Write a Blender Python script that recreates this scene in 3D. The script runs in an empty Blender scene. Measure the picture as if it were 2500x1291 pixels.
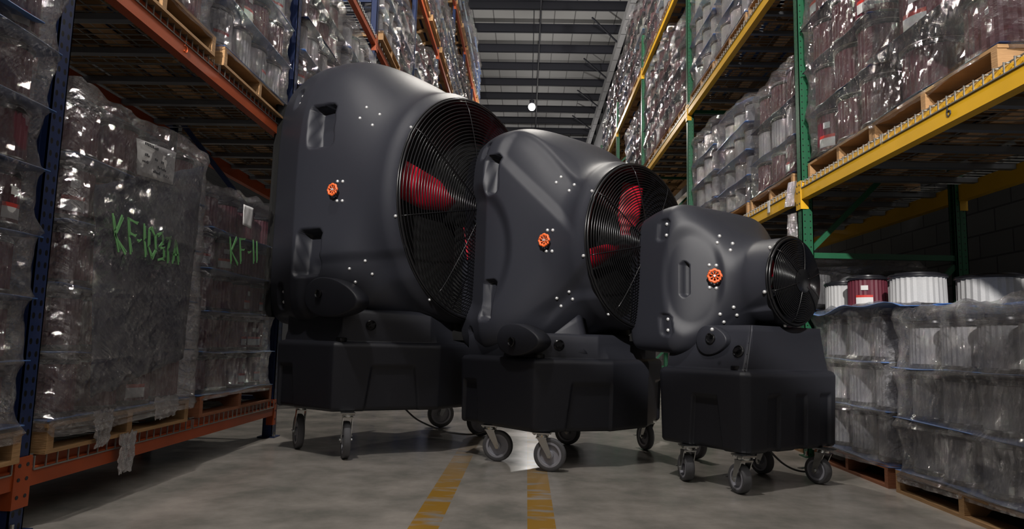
import bpy, math, random
from math import sin, cos, pi, radians as rad, sqrt, atan2
from mathutils import Vector, Matrix, noise
from mathutils.bvhtree import BVHTree
random.seed(7)
C = bpy.context.scene.collection
S = bpy.context.scene
# ------------------------------------------------------------------ camera, view, world, lights
F_PX = 1650.0
cam_d = bpy.data.cameras.new('camera'); cam = bpy.data.objects.new('camera', cam_d); C.objects.link(cam)
cam_d.sensor_fit = 'HORIZONTAL'; cam_d.sensor_width = 36.0; cam_d.lens = 36.0 * F_PX / 2500.0
cam_d.clip_start = 0.05; cam_d.clip_end = 200
cam.matrix_world = Matrix.Translation((0, 0, 0.8)) @ Matrix.Rotation(rad(1.4), 4, 'Z') @ Matrix.Rotation(rad(96.5), 4, 'X') @ Matrix.Rotation(rad(1.4), 4, 'Z')
S.camera = cam
S.view_settings.view_transform = 'Standard'; S.view_settings.look = 'None'
S.view_settings.exposure = 0.0; S.view_settings.gamma = 1.0; S.view_settings.use_curve_mapping = False
S.cycles.diffuse_bounces = 1; S.cycles.transparent_max_bounces = 24; S.cycles.glossy_bounces = 3
W = bpy.data.worlds.new('world'); S.world = W; W.use_nodes = True
W.node_tree.nodes['Background'].inputs[0].default_value = (0.55, 0.6, 0.75, 1)
W.node_tree.nodes['Background'].inputs[1].default_value = 0.002
LAMPS = [  # x, y, z, watts, radius, label
    (-1.3, 1.4, 9.1, 720, 0.16, (1.0, 0.95, 0.90), 'high bay lamp hanging over the near end of the aisle'),
    (0.18, 10.2, 9.2, 760, 0.16, (1.0, 0.94, 0.86), 'high bay lamp hanging over the aisle beyond the black coolers'),
    (0.0, 23.9, 9.33, 650, 0.13, (1.0, 0.95, 0.88), 'glowing round high bay lamp hanging far down the aisle centre'),
    (0.4, 38.0, 9.4, 500, 0.16, (1.0, 0.95, 0.90), 'farthest high bay lamp hanging at the end of the aisle'),
]
# unseen key light behind the camera; spot cone shaped to make the shade edge
kd = bpy.data.lights.new('key_spot_light', 'SPOT'); kd.energy = 5200; kd.color = (1.0, 0.96, 0.92); kd.spot_size = rad(120); kd.spot_blend = 0.02; kd.shadow_soft_size = 0.12
ko = bpy.data.objects.new('key_spot_light', kd); C.objects.link(ko); ko.location = (-1.0, -5.0, 5.6)
ko.rotation_euler = (rad(90 + 31.7), 0, rad(-20))
# ------------------------------------------------------------------ materials
def mat(name, col=(0.5, 0.5, 0.5), rough=0.5, metal=0.0, spec=0.5, noise_amt=0.0, noise_scale=8.0, bump=0.0, bump_scale=60.0, stretch=(1, 1, 1), emis=None):
    m = bpy.data.materials.new(name); m.use_nodes = True
    nt = m.node_tree; b = nt.nodes['Principled BSDF']
    b.inputs['Base Color'].default_value = (*col, 1); b.inputs['Roughness'].default_value = rough
    b.inputs['Metallic'].default_value = metal; b.inputs['Specular IOR Level'].default_value = spec
    tc = nt.nodes.new('ShaderNodeTexCoord'); mp = nt.nodes.new('ShaderNodeMapping'); mp.inputs['Scale'].default_value = stretch
    nt.links.new(tc.outputs['Object'], mp.inputs[0])
    if noise_amt > 0:
        n = nt.nodes.new('ShaderNodeTexNoise'); n.inputs['Scale'].default_value = noise_scale; n.inputs['Detail'].default_value = 4
        nt.links.new(mp.outputs[0], n.inputs[0])
        r = nt.nodes.new('ShaderNodeMix'); r.data_type = 'RGBA'
        r.inputs[6].default_value = (*[c * (1 - noise_amt) for c in col], 1); r.inputs[7].default_value = (*[min(1, c * (1 + noise_amt)) for c in col], 1)
        nt.links.new(n.outputs['Fac'], r.inputs[0]); nt.links.new(r.outputs[2], b.inputs['Base Color'])
    if bump > 0:
        n2 = nt.nodes.new('ShaderNodeTexNoise'); n2.inputs['Scale'].default_value = bump_scale; n2.inputs['Detail'].default_value = 3
        nt.links.new(mp.outputs[0], n2.inputs[0])
        bp = nt.nodes.new('ShaderNodeBump'); bp.inputs['Strength'].default_value = bump; bp.inputs['Distance'].default_value = 0.01
        nt.links.new(n2.outputs['Fac'], bp.inputs['Height']); nt.links.new(bp.outputs[0], b.inputs['Normal'])
    if emis:
        b.inputs['Emission Color'].default_value = (*emis[0], 1); b.inputs['Emission Strength'].default_value = emis[1]
    return m
M = {}
M['plastic'] = mat('black_molded_plastic', (0.021, 0.022, 0.029), 0.44, bump=0.12, bump_scale=900, spec=0.38)
M['gloss_black'] = mat('gloss_black', (0.006, 0.006, 0.007), 0.25)
M['wire_black'] = mat('black_guard_wire', (0.004, 0.004, 0.005), 0.22, spec=0.5)
M['inside'] = mat('dark_inside', (0.002, 0.002, 0.002), 0.9)
M['red_blade'] = mat('red_blade', (0.60, 0.008, 0.03), 0.45)
M['orange_knob'] = mat('orange_knob', (0.75, 0.13, 0.03), 0.4)
M['steel'] = mat('zinc_steel', (0.62, 0.63, 0.62), 0.25, 1.0)
M['bolt'] = mat('bright_bolt', (0.75, 0.75, 0.75), 0.3, 0.6)
M['tire'] = mat('grey_rubber', (0.14, 0.14, 0.15), 0.7)
M['rim'] = mat('grey_rim', (0.50, 0.50, 0.56), 0.5)
M['orange'] = mat('orange_paint', (0.42, 0.075, 0.018), 0.42, noise_amt=0.25, noise_scale=5)
M['yellow'] = mat('yellow_paint', (0.78, 0.43, 0.012), 0.42, noise_amt=0.15, noise_scale=4)
M['wire'] = mat('galvanized_wire', (0.36, 0.36, 0.34), 0.35, 0.7)
M['channel'] = mat('galvanized_channel', (0.22, 0.23, 0.25), 0.45, 0.6)
M['wood'] = mat('pallet_wood', (0.44, 0.25, 0.11), 0.75, noise_amt=0.35, noise_scale=6, stretch=(1, 1, 9), bump=0.25, bump_scale=20)
M['wood_red'] = mat('reddish_pallet_wood', (0.30, 0.11, 0.05), 0.75, noise_amt=0.35, noise_scale=6, stretch=(1, 1, 9), bump=0.25, bump_scale=20)
M['burgundy'] = mat('burgundy_gauze', (0.115, 0.018, 0.032), 0.55, noise_amt=0.2, noise_scale=30)
M['grey_gauze'] = mat('grey_gauze', (0.46, 0.46, 0.46), 0.6, noise_amt=0.12, noise_scale=30)
M['rubber'] = mat('black_rubber', (0.012, 0.012, 0.016), 0.3)
M['sheet'] = mat('blue_sheet', (0.055, 0.13, 0.33), 0.45, noise_amt=0.15)
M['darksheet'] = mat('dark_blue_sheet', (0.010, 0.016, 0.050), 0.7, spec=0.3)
M['card'] = mat('brown_cardboard', (0.20, 0.13, 0.075), 0.8, noise_amt=0.1)
M['paper'] = mat('white_paper', (0.62, 0.61, 0.60), 0.7)
M['red_print'] = mat('red_print', (0.5, 0.03, 0.02), 0.6)
M['ink'] = mat('dark_ink', (0.03, 0.03, 0.035), 0.7)
M['green_marker'] = mat('green_marker', (0.20, 0.50, 0.19), 0.6)
M['cable'] = mat('black_cable', (0.012, 0.012, 0.012), 0.4)
M['roof'] = mat('roof_sheet', (0.33, 0.33, 0.33), 0.6, noise_amt=0.1, noise_scale=2)
M['purlin'] = mat('dark_purlin', (0.017, 0.018, 0.027), 0.6)
M['globe'] = mat('lamp_glow', (1, 1, 1), 0.5, emis=((1.0, 0.97, 0.92), 14.0))
M['black_net'] = mat('black_stretch_sleeve', (0.006, 0.006, 0.009), 0.5)

def perforated(name, col, pitch, r, cols, axis_y, rough=0.4, tall=1.0, metal=0.0):
    """painted steel with rows of dark punched holes; holes sit on faces whose in-plane axis is axis_y (0=x,1=y)"""
    m = mat(name, col, rough, metal); nt = m.node_tree; b = nt.nodes['Principled BSDF']
    tc = nt.nodes.new('ShaderNodeTexCoord'); sp = nt.nodes.new('ShaderNodeSeparateXYZ'); nt.links.new(tc.outputs['Object'], sp.inputs[0])
    def mth(op, a, bb=None, v=None):
        n = nt.nodes.new('ShaderNodeMath'); n.operation = op
        nt.links.new(a, n.inputs[0])
        if bb is not None: nt.links.new(bb, n.inputs[1])
        elif v is not None: n.inputs[1].default_value = v
        return n.outputs[0]
    z = mth('SUBTRACT', mth('FRACT', mth('DIVIDE', mth('ADD', sp.outputs[2], v=50 * pitch), v=pitch)), v=0.5)
    z = mth('MULTIPLY', z, v=pitch / tall)
    z2 = mth('MULTIPLY', z, z)
    prev = None
    for ax, offs in cols:
        for o in offs:
            d = mth('SUBTRACT', sp.outputs[ax], v=o); dd = mth('ADD', mth('MULTIPLY', d, d), z2)
            k = mth('LESS_THAN', dd, v=r * r)
            # only on faces facing the other horizontal axis
            g = nt.nodes.new('ShaderNodeNewGeometry'); sn = nt.nodes.new('ShaderNodeSeparateXYZ'); nt.links.new(g.outputs['True Normal'], sn.inputs[0])
            f = mth('GREATER_THAN', mth('ABSOLUTE', sn.outputs[1 - ax]), v=0.9)
            k = mth('MULTIPLY', k, f)
            prev = k if prev is None else mth('MAXIMUM', prev, k)
    mx = nt.nodes.new('ShaderNodeMix'); mx.data_type = 'RGBA'; mx.inputs[6].default_value = (*col, 1); mx.inputs[7].default_value = (0.003, 0.003, 0.003, 1)
    nt.links.new(prev, mx.inputs[0]); nt.links.new(mx.outputs[2], b.inputs['Base Color'])
    return m
M['blue_post'] = perforated('blue_post_paint', (0.016, 0.032, 0.105), 0.052, 0.0085, [(1, (-0.018, 0.018))], 1, 0.35, tall=1.5)
M['green_post'] = perforated('green_post_paint', (0.012, 0.105, 0.046), 0.05, 0.0055, [(0, (-0.021, 0.021)), (1, (-0.02, 0.02))], 0, 0.4)
M['green'] = mat('green_paint', (0.012, 0.105, 0.046), 0.4)
M['blue'] = mat('blue_paint', (0.016, 0.032, 0.105), 0.4)

def film_material(name, lo, hi, rot=0.35, tint=(0.60, 0.59, 0.61), gl_rough=0.055, fine=1.0):
    """clear plastic film: pulled into diagonal creases that catch the lamps, cloudy where it is layered"""
    m = bpy.data.materials.new(name); m.use_nodes = True; nt = m.node_tree; nt.nodes.clear(); L = nt.links.new
    out = nt.nodes.new('ShaderNodeOutputMaterial'); tc = nt.nodes.new('ShaderNodeTexCoord')
    def nz(scale, stretch, rotv, detail, kind='FBM', dist=0.6, rough=0.6):
        mp = nt.nodes.new('ShaderNodeMapping'); mp.inputs['Scale'].default_value = stretch; mp.vector_type = 'POINT'
        r0 = nt.nodes.new('ShaderNodeMapping'); r0.inputs['Rotation'].default_value = rotv; L(tc.outputs['Object'], r0.inputs[0]); L(r0.outputs[0], mp.inputs[0])
        n = nt.nodes.new('ShaderNodeTexNoise'); n.noise_type = kind; n.inputs['Scale'].default_value = scale; n.inputs['Detail'].default_value = detail; n.inputs['Distortion'].default_value = dist; n.inputs['Roughness'].default_value = rough
        L(mp.outputs[0], n.inputs[0]); return n.outputs['Fac']
    def mth(op, x, y=None, v=0.0, v2=None):
        q = nt.nodes.new('ShaderNodeMath'); q.operation = op; L(x, q.inputs[0])
        if y is not None: L(y, q.inputs[1])
        else: q.inputs[1].default_value = v
        if v2 is not None: q.inputs[2].default_value = v2
        return q.outputs[0]
    folds = nz(1.6, (1.0, 1.0, 3.0), (rot, 0.3 * rot, 0), 3, dist=1.2)
    creases = nz(10.0 * fine, (1.0, 1.0, 6.0), (rot + 0.25, -0.2, 0), 5, dist=0.8, rough=0.7)
    cross = nz(20.0 * fine, (1.0, 1.0, 4.0), (-0.9, 0.5, 0), 4, dist=0.5)
    h = mth('ADD', mth('MULTIPLY', folds, v=1.6), mth('ADD', mth('MULTIPLY', creases, v=0.6), mth('MULTIPLY', cross, v=0.35)))
    bp = nt.nodes.new('ShaderNodeBump'); bp.inputs['Strength'].default_value = 1.0; bp.inputs['Distance'].default_value = 0.10; L(h, bp.inputs['Height'])
    gl = nt.nodes.new('ShaderNodeBsdfGlossy'); gl.inputs['Roughness'].default_value = gl_rough; gl.inputs['Color'].default_value = (1, 0.97, 0.96, 1); L(bp.outputs[0], gl.inputs['Normal'])
    df = nt.nodes.new('ShaderNodeBsdfDiffuse'); df.inputs['Color'].default_value = (*tint, 1); L(bp.outputs[0], df.inputs['Normal'])
    tr = nt.nodes.new('ShaderNodeBsdfTransparent'); tr.inputs['Color'].default_value = (0.90, 0.90, 0.92, 1)
    mr = nt.nodes.new('ShaderNodeMapRange'); mr.inputs['From Min'].default_value = 0.44; mr.inputs['From Max'].default_value = 0.74; mr.inputs['To Min'].default_value = lo; mr.inputs['To Max'].default_value = hi
    L(mth('ADD', mth('MULTIPLY', folds, v=0.45), mth('MULTIPLY', creases, v=0.55)), mr.inputs[0])
    m1 = nt.nodes.new('ShaderNodeMixShader'); L(mr.outputs[0], m1.inputs[0]); L(tr.outputs[0], m1.inputs[1]); L(df.outputs[0], m1.inputs[2])
    fr = nt.nodes.new('ShaderNodeFresnel'); fr.inputs['IOR'].default_value = 1.5; L(bp.outputs[0], fr.inputs['Normal'])
    m2 = nt.nodes.new('ShaderNodeMixShader'); L(mth('MULTIPLY_ADD', fr.outputs[0], v=0.60, v2=0.16), m2.inputs[0]); L(m1.outputs[0], m2.inputs[1]); L(gl.outputs[0], m2.inputs[2])
    L(m2.outputs[0], out.inputs['Surface']); return m
M['film'] = film_material('clear_stretch_film', 0.0, 0.09)
M['film_milky'] = film_material('milky_stretch_film', 0.05, 0.50, rot=0.9, fine=0.8)
M['pouch'] = film_material('cloudy_plastic_pouch', 0.25, 0.6, rot=1.2, fine=2.5)

def floor_material():
    m = mat('polished_concrete', (0.30, 0.285, 0.26), 0.3); nt = m.node_tree; b = nt.nodes['Principled BSDF']
    tc = nt.nodes.new('ShaderNodeTexCoord'); sp = nt.nodes.new('ShaderNodeSeparateXYZ'); nt.links.new(tc.outputs['Object'], sp.inputs[0])
    n = nt.nodes.new('ShaderNodeTexNoise'); n.inputs['Scale'].default_value = 2.6; n.inputs['Detail'].default_value = 8; n.inputs['Roughness'].default_value = 0.62; nt.links.new(tc.outputs['Object'], n.inputs[0])
    r = nt.nodes.new('ShaderNodeValToRGB'); e = r.color_ramp.elements
    e[0].position = 0.33; e[0].color = (0.28, 0.27, 0.24, 1); e[1].position = 0.68; e[1].color = (0.55, 0.50, 0.45, 1)
    nt.links.new(n.outputs['Fac'], r.inputs[0])
    # worn yellow lane stripes
    wn = nt.nodes.new('ShaderNodeTexNoise'); wn.inputs['Scale'].default_value = 5; wn.inputs['Detail'].default_value = 5
    mpp = nt.nodes.new('ShaderNodeMapping'); mpp.inputs['Scale'].default_value = (0.8, 2.2, 1); nt.links.new(tc.outputs['Object'], mpp.inputs[0]); nt.links.new(mpp.outputs[0], wn.inputs[0])
    def mth(op, a, bb=None, v=None):
        q = nt.nodes.new('ShaderNodeMath'); q.operation = op; nt.links.new(a, q.inputs[0])
        if bb is not None: nt.links.new(bb, q.inputs[1])
        elif v is not None: q.inputs[1].default_value = v
        return q.outputs[0]
    def stripe(x0, x1):
        a = mth('GREATER_THAN', sp.outputs[0], v=x0); c = mth('LESS_THAN', sp.outputs[0], v=x1); return mth('MULTIPLY', a, c)
    s = mth('MAXIMUM', stripe(-0.49, -0.36), stripe(0.02, 0.145))
    wear = nt.nodes.new('ShaderNodeMapRange'); wear.inputs['From Min'].default_value = 0.34; wear.inputs['From Max'].default_value = 0.50; nt.links.new(wn.outputs['Fac'], wear.inputs[0])
    far = nt.nodes.new('ShaderNodeMapRange'); far.inputs['From Min'].default_value = 3.7; far.inputs['From Max'].default_value = 5.2; far.inputs['To Min'].default_value = 0.95; far.inputs['To Max'].default_value = 0.25; nt.links.new(sp.outputs[1], far.inputs[0])
    w = mth('MULTIPLY', mth('MULTIPLY', s, wear.outputs[0]), far.outputs[0])
    mx = nt.nodes.new('ShaderNodeMix'); mx.data_type = 'RGBA'; nt.links.new(w, mx.inputs[0]); nt.links.new(r.outputs[0], mx.inputs[6]); mx.inputs[7].default_value = (0.50, 0.27, 0.03, 1)
    nt.links.new(mx.outputs[2], b.inputs['Base Color'])
    rr = nt.nodes.new('ShaderNodeMapRange'); rr.inputs['To Min'].default_value = 0.10; rr.inputs['To Max'].default_value = 0.30; nt.links.new(n.outputs['Fac'], rr.inputs[0]); nt.links.new(rr.outputs[0], b.inputs['Roughness'])
    b.inputs['Specular IOR Level'].default_value = 0.6
    n3 = nt.nodes.new('ShaderNodeTexNoise'); n3.inputs['Scale'].default_value = 9; nt.links.new(tc.outputs['Object'], n3.inputs[0])
    bp = nt.nodes.new('ShaderNodeBump'); bp.inputs['Strength'].default_value = 0.05; bp.inputs['Distance'].default_value = 0.01; nt.links.new(n3.outputs['Fac'], bp.inputs['Height']); nt.links.new(bp.outputs[0], b.inputs['Normal'])
    return m
M['floor'] = floor_material()
def block_material():
    m = mat('grey_block_wall', (0.14, 0.14, 0.14), 0.85); nt = m.node_tree; b = nt.nodes['Principled BSDF']
    tc = nt.nodes.new('ShaderNodeTexCoord'); mp = nt.nodes.new('ShaderNodeMapping'); mp.inputs['Rotation'].default_value = (0, rad(90), rad(90))
    nt.links.new(tc.outputs['Object'], mp.inputs[0])
    sp = nt.nodes.new('ShaderNodeSeparateXYZ'); cb = nt.nodes.new('ShaderNodeCombineXYZ'); nt.links.new(tc.outputs['Object'], sp.inputs[0]); nt.links.new(sp.outputs[1], cb.inputs[0]); nt.links.new(sp.outputs[2], cb.inputs[1])
    br = nt.nodes.new('ShaderNodeTexBrick'); nt.links.new(cb.outputs[0], br.inputs[0])
    br.inputs['Scale'].default_value = 1.0; br.inputs['Brick Width'].default_value = 0.4; br.inputs['Row Height'].default_value = 0.2; br.inputs['Mortar Size'].default_value = 0.008
    br.inputs['Color1'].default_value = (0.16, 0.16, 0.155, 1); br.inputs['Color2'].default_value = (0.12, 0.12, 0.118, 1); br.inputs['Mortar'].default_value = (0.05, 0.05, 0.05, 1)
    nt.links.new(br.outputs[0], b.inputs['Base Color']); return m
M['block'] = block_material()
def ribbed(name, col, axis, pitch):
    m = mat(name, col, 0.6); nt = m.node_tree; b = nt.nodes['Principled BSDF']
    tc = nt.nodes.new('ShaderNodeTexCoord'); sp = nt.nodes.new('ShaderNodeSeparateXYZ'); nt.links.new(tc.outputs['Object'], sp.inputs[0])
    def mth(op, a, v):
        q = nt.nodes.new('ShaderNodeMath'); q.operation = op; nt.links.new(a, q.inputs[0]); q.inputs[1].default_value = v; return q.outputs[0]
    f = mth('LESS_THAN', mth('FRACT', mth('DIVIDE', mth('ADD', sp.outputs[axis], 100), pitch), 0), 0.05)
    mx = nt.nodes.new('ShaderNodeMix'); mx.data_type = 'RGBA'; mx.inputs[6].default_value = (*col, 1); mx.inputs[7].default_value = (*[c * 0.3 for c in col], 1)
    nt.links.new(f, mx.inputs[0]); nt.links.new(mx.outputs[2], b.inputs['Base Color']); return m
M['roof'] = ribbed('ribbed_roof_sheet', (0.36, 0.36, 0.36), 0, 0.8)
M['clad'] = ribbed('ribbed_wall_sheet', (0.34, 0.34, 0.35), 1, 1.2)

# ------------------------------------------------------------------ mesh helpers
class MB:
    def __init__(s): s.v = []; s.f = []
    def add(s, vs, fs):
        o = len(s.v); s.v += [tuple(v) for v in vs]; s.f += [tuple(i + o for i in f) for f in fs]; return s
    def box(s, a, b, m=None):
        x0, y0, z0 = a; x1, y1, z1 = b
        vs = [(x0, y0, z0), (x1, y0, z0), (x1, y1, z0), (x0, y1, z0), (x0, y0, z1), (x1, y0, z1), (x1, y1, z1), (x0, y1, z1)]
        if m: vs = [m @ Vector(v) for v in vs]
        return s.add(vs, [(0, 3, 2, 1), (4, 5, 6, 7), (0, 1, 5, 4), (1, 2, 6, 5), (2, 3, 7, 6), (3, 0, 4, 7)])
    def bar(s, p, q, w, h, up=(0, 0, 1)):
        p, q = Vector(p), Vector(q); d = (q - p).normalized(); sd = d.cross(Vector(up))
        if sd.length < 1e-4: sd = d.cross(Vector((1, 0, 0)))
        sd.normalize(); u = sd.cross(d)
        vs = [c + sd * a * w / 2 + u * b * h / 2 for c in (p, q) for a, b in ((-1, -1), (1, -1), (1, 1), (-1, 1))]
        return s.add(vs, [(3, 2, 1, 0), (4, 5, 6, 7), (0, 1, 5, 4), (1, 2, 6, 5), (2, 3, 7, 6), (3, 0, 4, 7)])
    def tube(s, pts, r, n=8, closed=False):
        pts = [Vector(p) for p in pts]; k = len(pts); rings = []
        for i, p in enumerate(pts):
            a = pts[(i - 1) % k] if closed or i > 0 else p; b = pts[(i + 1) % k] if closed or i < k - 1 else p
            d = (b - a).normalized(); ref = Vector((0, 0, 1)) if abs(d.z) < 0.9 else Vector((1, 0, 0))
            e = d.cross(ref).normalized(); g = e.cross(d)
            rr = r[i] if isinstance(r, (list, tuple)) else r
            rings.append([p + (e * cos(2 * pi * j / n) + g * sin(2 * pi * j / n)) * rr for j in range(n)])
        return s.loft(rings, not closed, not closed, closed)
    def loft(s, rings, cap0=True, cap1=True, loop=False):
        n = len(rings[0]); vs = [p for r in rings for p in r]; fs = []
        R = len(rings)
        for i in range(R if loop else R - 1):
            a = i * n; b = ((i + 1) % R) * n
            for j in range(n):
                k = (j + 1) % n; fs.append((a + j, a + k, b + k, b + j))
        if cap0: fs.append(tuple(range(n))[::-1])
        if cap1: fs.append(tuple(range((R - 1) * n, R * n)))
        return s.add(vs, fs)
    def lathe(s, prof, n=24, m=None, cap0=True, cap1=True):
        """prof: (radius, height) about local z"""
        rings = []
        for r, z in prof:
            ring = [Vector((r * cos(2 * pi * j / n), r * sin(2 * pi * j / n), z)) for j in range(n)]
            rings.append([m @ p for p in ring] if m else ring)
        return s.loft(rings, cap0, cap1)
    def build(s, name, material, parent=None, smooth=False, loc=None):
        me = bpy.data.meshes.new(name); me.from_pydata(s.v, [], s.f); me.materials.append(M[material] if isinstance(material, str) else material)
        if smooth:
            me.shade_smooth()
            if smooth != 'all':
                try: me.set_sharp_from_angle(angle=rad(35))
                except Exception: pass
        me.update()
        o = bpy.data.objects.new(name, me); C.objects.link(o)
        if parent: o.parent = parent
        if loc: o.location = loc
        return o
def tag(o, label=None, cat=None, group=None, kind=None):
    for k, v in (('label', label), ('category', cat), ('group', group), ('kind', kind)):
        if v: o[k] = v
    return o
def thing(name, label, cat, loc=(0, 0, 0), rz=0.0, group=None):
    o = bpy.data.objects.new(name, None); o.empty_display_size = 0.1; C.objects.link(o); o.location = loc; o.rotation_euler = (0, 0, rz)
    return tag(o, label, cat, group)
def kids_of(o, table={}):
    return [c for c in o.children]
def dup(root, loc, rz=0.0, label=None, group=None, scale=None, cache={}):
    if root.name not in cache: cache[root.name] = [(c, list(c.children)) for c in root.children]
    r = root.copy(); C.objects.link(r); r.location = loc; r.rotation_euler = (0, 0, rz)
    if scale: r.scale = scale
    if label: r['label'] = label
    if group: r['group'] = group
    for ch, gs in cache[root.name]:
        c = ch.copy(); C.objects.link(c); c.parent = r
        for g in gs:
            d = g.copy(); C.objects.link(d); d.parent = c
    return r
ORD = ['bottom', 'second', 'third', 'fourth', 'fifth', 'sixth', 'seventh', 'eighth', 'ninth']
def structure(o): o['kind'] = 'structure'; return o

# ------------------------------------------------------------------ the hall
structure(MB().box((-30, -8, -0.2), (3.85, 64, 0)).build('floor', 'floor'))
structure(MB().box((3.85, -8, 0), (4.1, 64, 4.0)).build('wall_right', 'block'))
structure(MB().box((3.85, -8, 4.0), (3.98, 64, 14.0)).build('wall_right_upper', 'clad'))
structure(MB().box((-30, 64, 0), (4.1, 64.2, 14.0)).build('wall_back', 'clad'))
structure(MB().box((-30, -8, 13.55), (4.1, 64.2, 13.62)).build('ceiling', 'roof'))
structure(MB().box((-30.2, -8, 0), (-30, 64, 13.6)).build('wall_left', 'clad'))
structure(MB().box((-30, -8.2, 0), (4.1, -8, 13.6)).build('wall_front', 'clad'))
i = 0
for k in range(21):
    y = 23.7 + 1.86 * k
    b = MB(); b.box((-9, y, 12.98), (3.80, y + 0.012, 13.30)); b.box((-9, y, 12.98), (3.80, y + 0.09, 12.995)); b.box((-9, y - 0.09, 13.285), (3.80, y, 13.30))
    structure(b.build('trim_%d' % (k + 1), 'purlin')); i = k + 1
b = MB(); b.box((3.35, 20, 12.6), (3.55, 63, 12.98)); structure(b.build('trim_%d' % (i + 1), 'clad')); 
b = MB(); b.tube([(0.25, 20, 12.93), (0.25, 63, 12.93)], 0.03, 6); structure(b.build('trim_%d' % (i + 2), 'purlin'))
for k in range(12):
    y = 24.6 + 3.7 * k
    b = MB(); b.bar((3.5, y + 1.5, 12.75), (2.2, y - 0.3, 12.99), 0.05, 0.05); structure(b.build('trim_%d' % (i + 3 + k), 'purlin'))
for (x, y, z, wt, r, colr, lab) in LAMPS:
    L = thing('high_bay_lamp', lab, 'lamp', (x, y, z))
    m = MB(); m.lathe([(r * sin(pi * q / 12) + 1e-4, -r * cos(pi * q / 12)) for q in range(13)], 24, cap0=False, cap1=False); gl = m.build('globe', 'globe', L, True)
    gl.visible_shadow = True
    MB().lathe([(r * 0.5, r * 0.8), (r * 0.7, r * 1.0), (r * 0.7, r * 1.9), (r * 0.3, r * 2.1)], 20).build('housing', 'purlin', L, True)
    MB().tube([(0, 0, r * 2.0), (0, 0, 13.552 - z)], 0.012, 6).build('suspension_rod', 'purlin', L)
    ld = bpy.data.lights.new('bulb', 'POINT'); ld.energy = wt; ld.color = colr; ld.shadow_soft_size = r * 1.1
    lo = bpy.data.objects.new('bulb', ld); C.objects.link(lo); lo.parent = L; lo.location = (0, 0, -r * 2.4)

# ------------------------------------------------------------------ pallet racks
XL, XR = -2.0, 2.1
LPOST = [2.72 + 2.74 * k for k in range(-1, 9)]          # left posts
RPOST = [5.22 + 3.68 * k for k in range(-1, 5)]          # right posts
LLEV = [0.285, 2.50, 4.62, 6.88, 9.40]                   # beam tops
RLEV = [2.08, 4.02, 6.08]
DL, DR = 1.07, 1.25                                      # frame depths
nth = ['first', 'second', 'third', 'fourth', 'fifth', 'sixth', 'seventh', 'eighth', 'ninth', 'tenth', 'eleventh']
def post_mesh(h, w, d, sgn):
    """C section with a rib; sgn=+1 aisle is at +x"""
    m = MB(); t = 0.006
    m.box((-d / 2, -w / 2, 0), (d / 2, -w / 2 + t, h)); m.box((-d / 2, w / 2 - t, 0), (d / 2, w / 2, h))
    x0, x1 = (d / 2 - t, d / 2) if sgn > 0 else (-d / 2, -d / 2 + t)
    m.box((x0, -w / 2, 0), (x1, w / 2, h))
    m.box((-0.008, -w / 2 - 0.004, 0), (0.008, -w / 2, h))
    xb0, xb1 = (-d / 2, -d / 2 + t) if sgn > 0 else (d / 2 - t, d / 2)
    m.box((xb0, -w / 2, 0), (xb1, -w / 2 + 0.02, h)); m.box((xb0, w / 2 - 0.02, 0), (xb1, w / 2, h))
    return m
def rack_frame(x, y, h, depth, sgn, pm, bm, label, w=0.078):
    t = thing('rack_frame', label, 'rack frame', (x, y, 0))
    d = 0.078 if sgn > 0 else 0.085
    o = -sgn
    post_mesh(h, w, d, sgn).build('post', pm, t, loc=(o * d / 2, 0, 0))
    post_mesh(h, w, d, -sgn).build('post', pm, t, loc=(o * (depth - d / 2), 0, 0))
    a, b_ = o * d, o * (depth - d); z = 0.25; k = 0
    zs = [0.3 + 1.215 * j for j in range(0, 9) if 0.3 + 1.215 * j < h - 0.1] if sgn < 0 else [0.3 + 1.2 * j for j in range(9) if 0.3 + 1.2 * j < h - 0.1]
    for j, zz in enumerate(zs):
        MB().bar((a, 0, zz), (b_, 0, zz), 0.03, 0.042).build('horizontal_brace', bm, t)
        if j + 1 < len(zs):
            p, q = ((a, 0, zz + 0.04), (b_, 0, zs[j + 1] - 0.08)) if j % 2 else ((b_, 0, zz + 0.04), (a, 0, zs[j + 1] - 0.08))
            if sgn < 0: p, q = (a, 0, zz + 0.05), (b_, 0, zs[j + 1] - 0.06)
            MB().bar(p, q, 0.028, 0.038).build('diagonal_brace', bm, t)
    for xx in (o * d / 2, o * (depth - d / 2)):
        f = MB().box((xx - 0.07, -0.06, 0), (xx + 0.07, 0.06, 0.008)).build('foot_plate', bm, t)
        m = MB(); m.lathe([(0.014, 0.008), (0.014, 0.02), (0.008, 0.022), (0.008, 0.045)], 6, Matrix.Translation((xx - o * 0.05, -0.03, 0))); m.build('anchor_bolt', 'steel', f)
    return t
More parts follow.
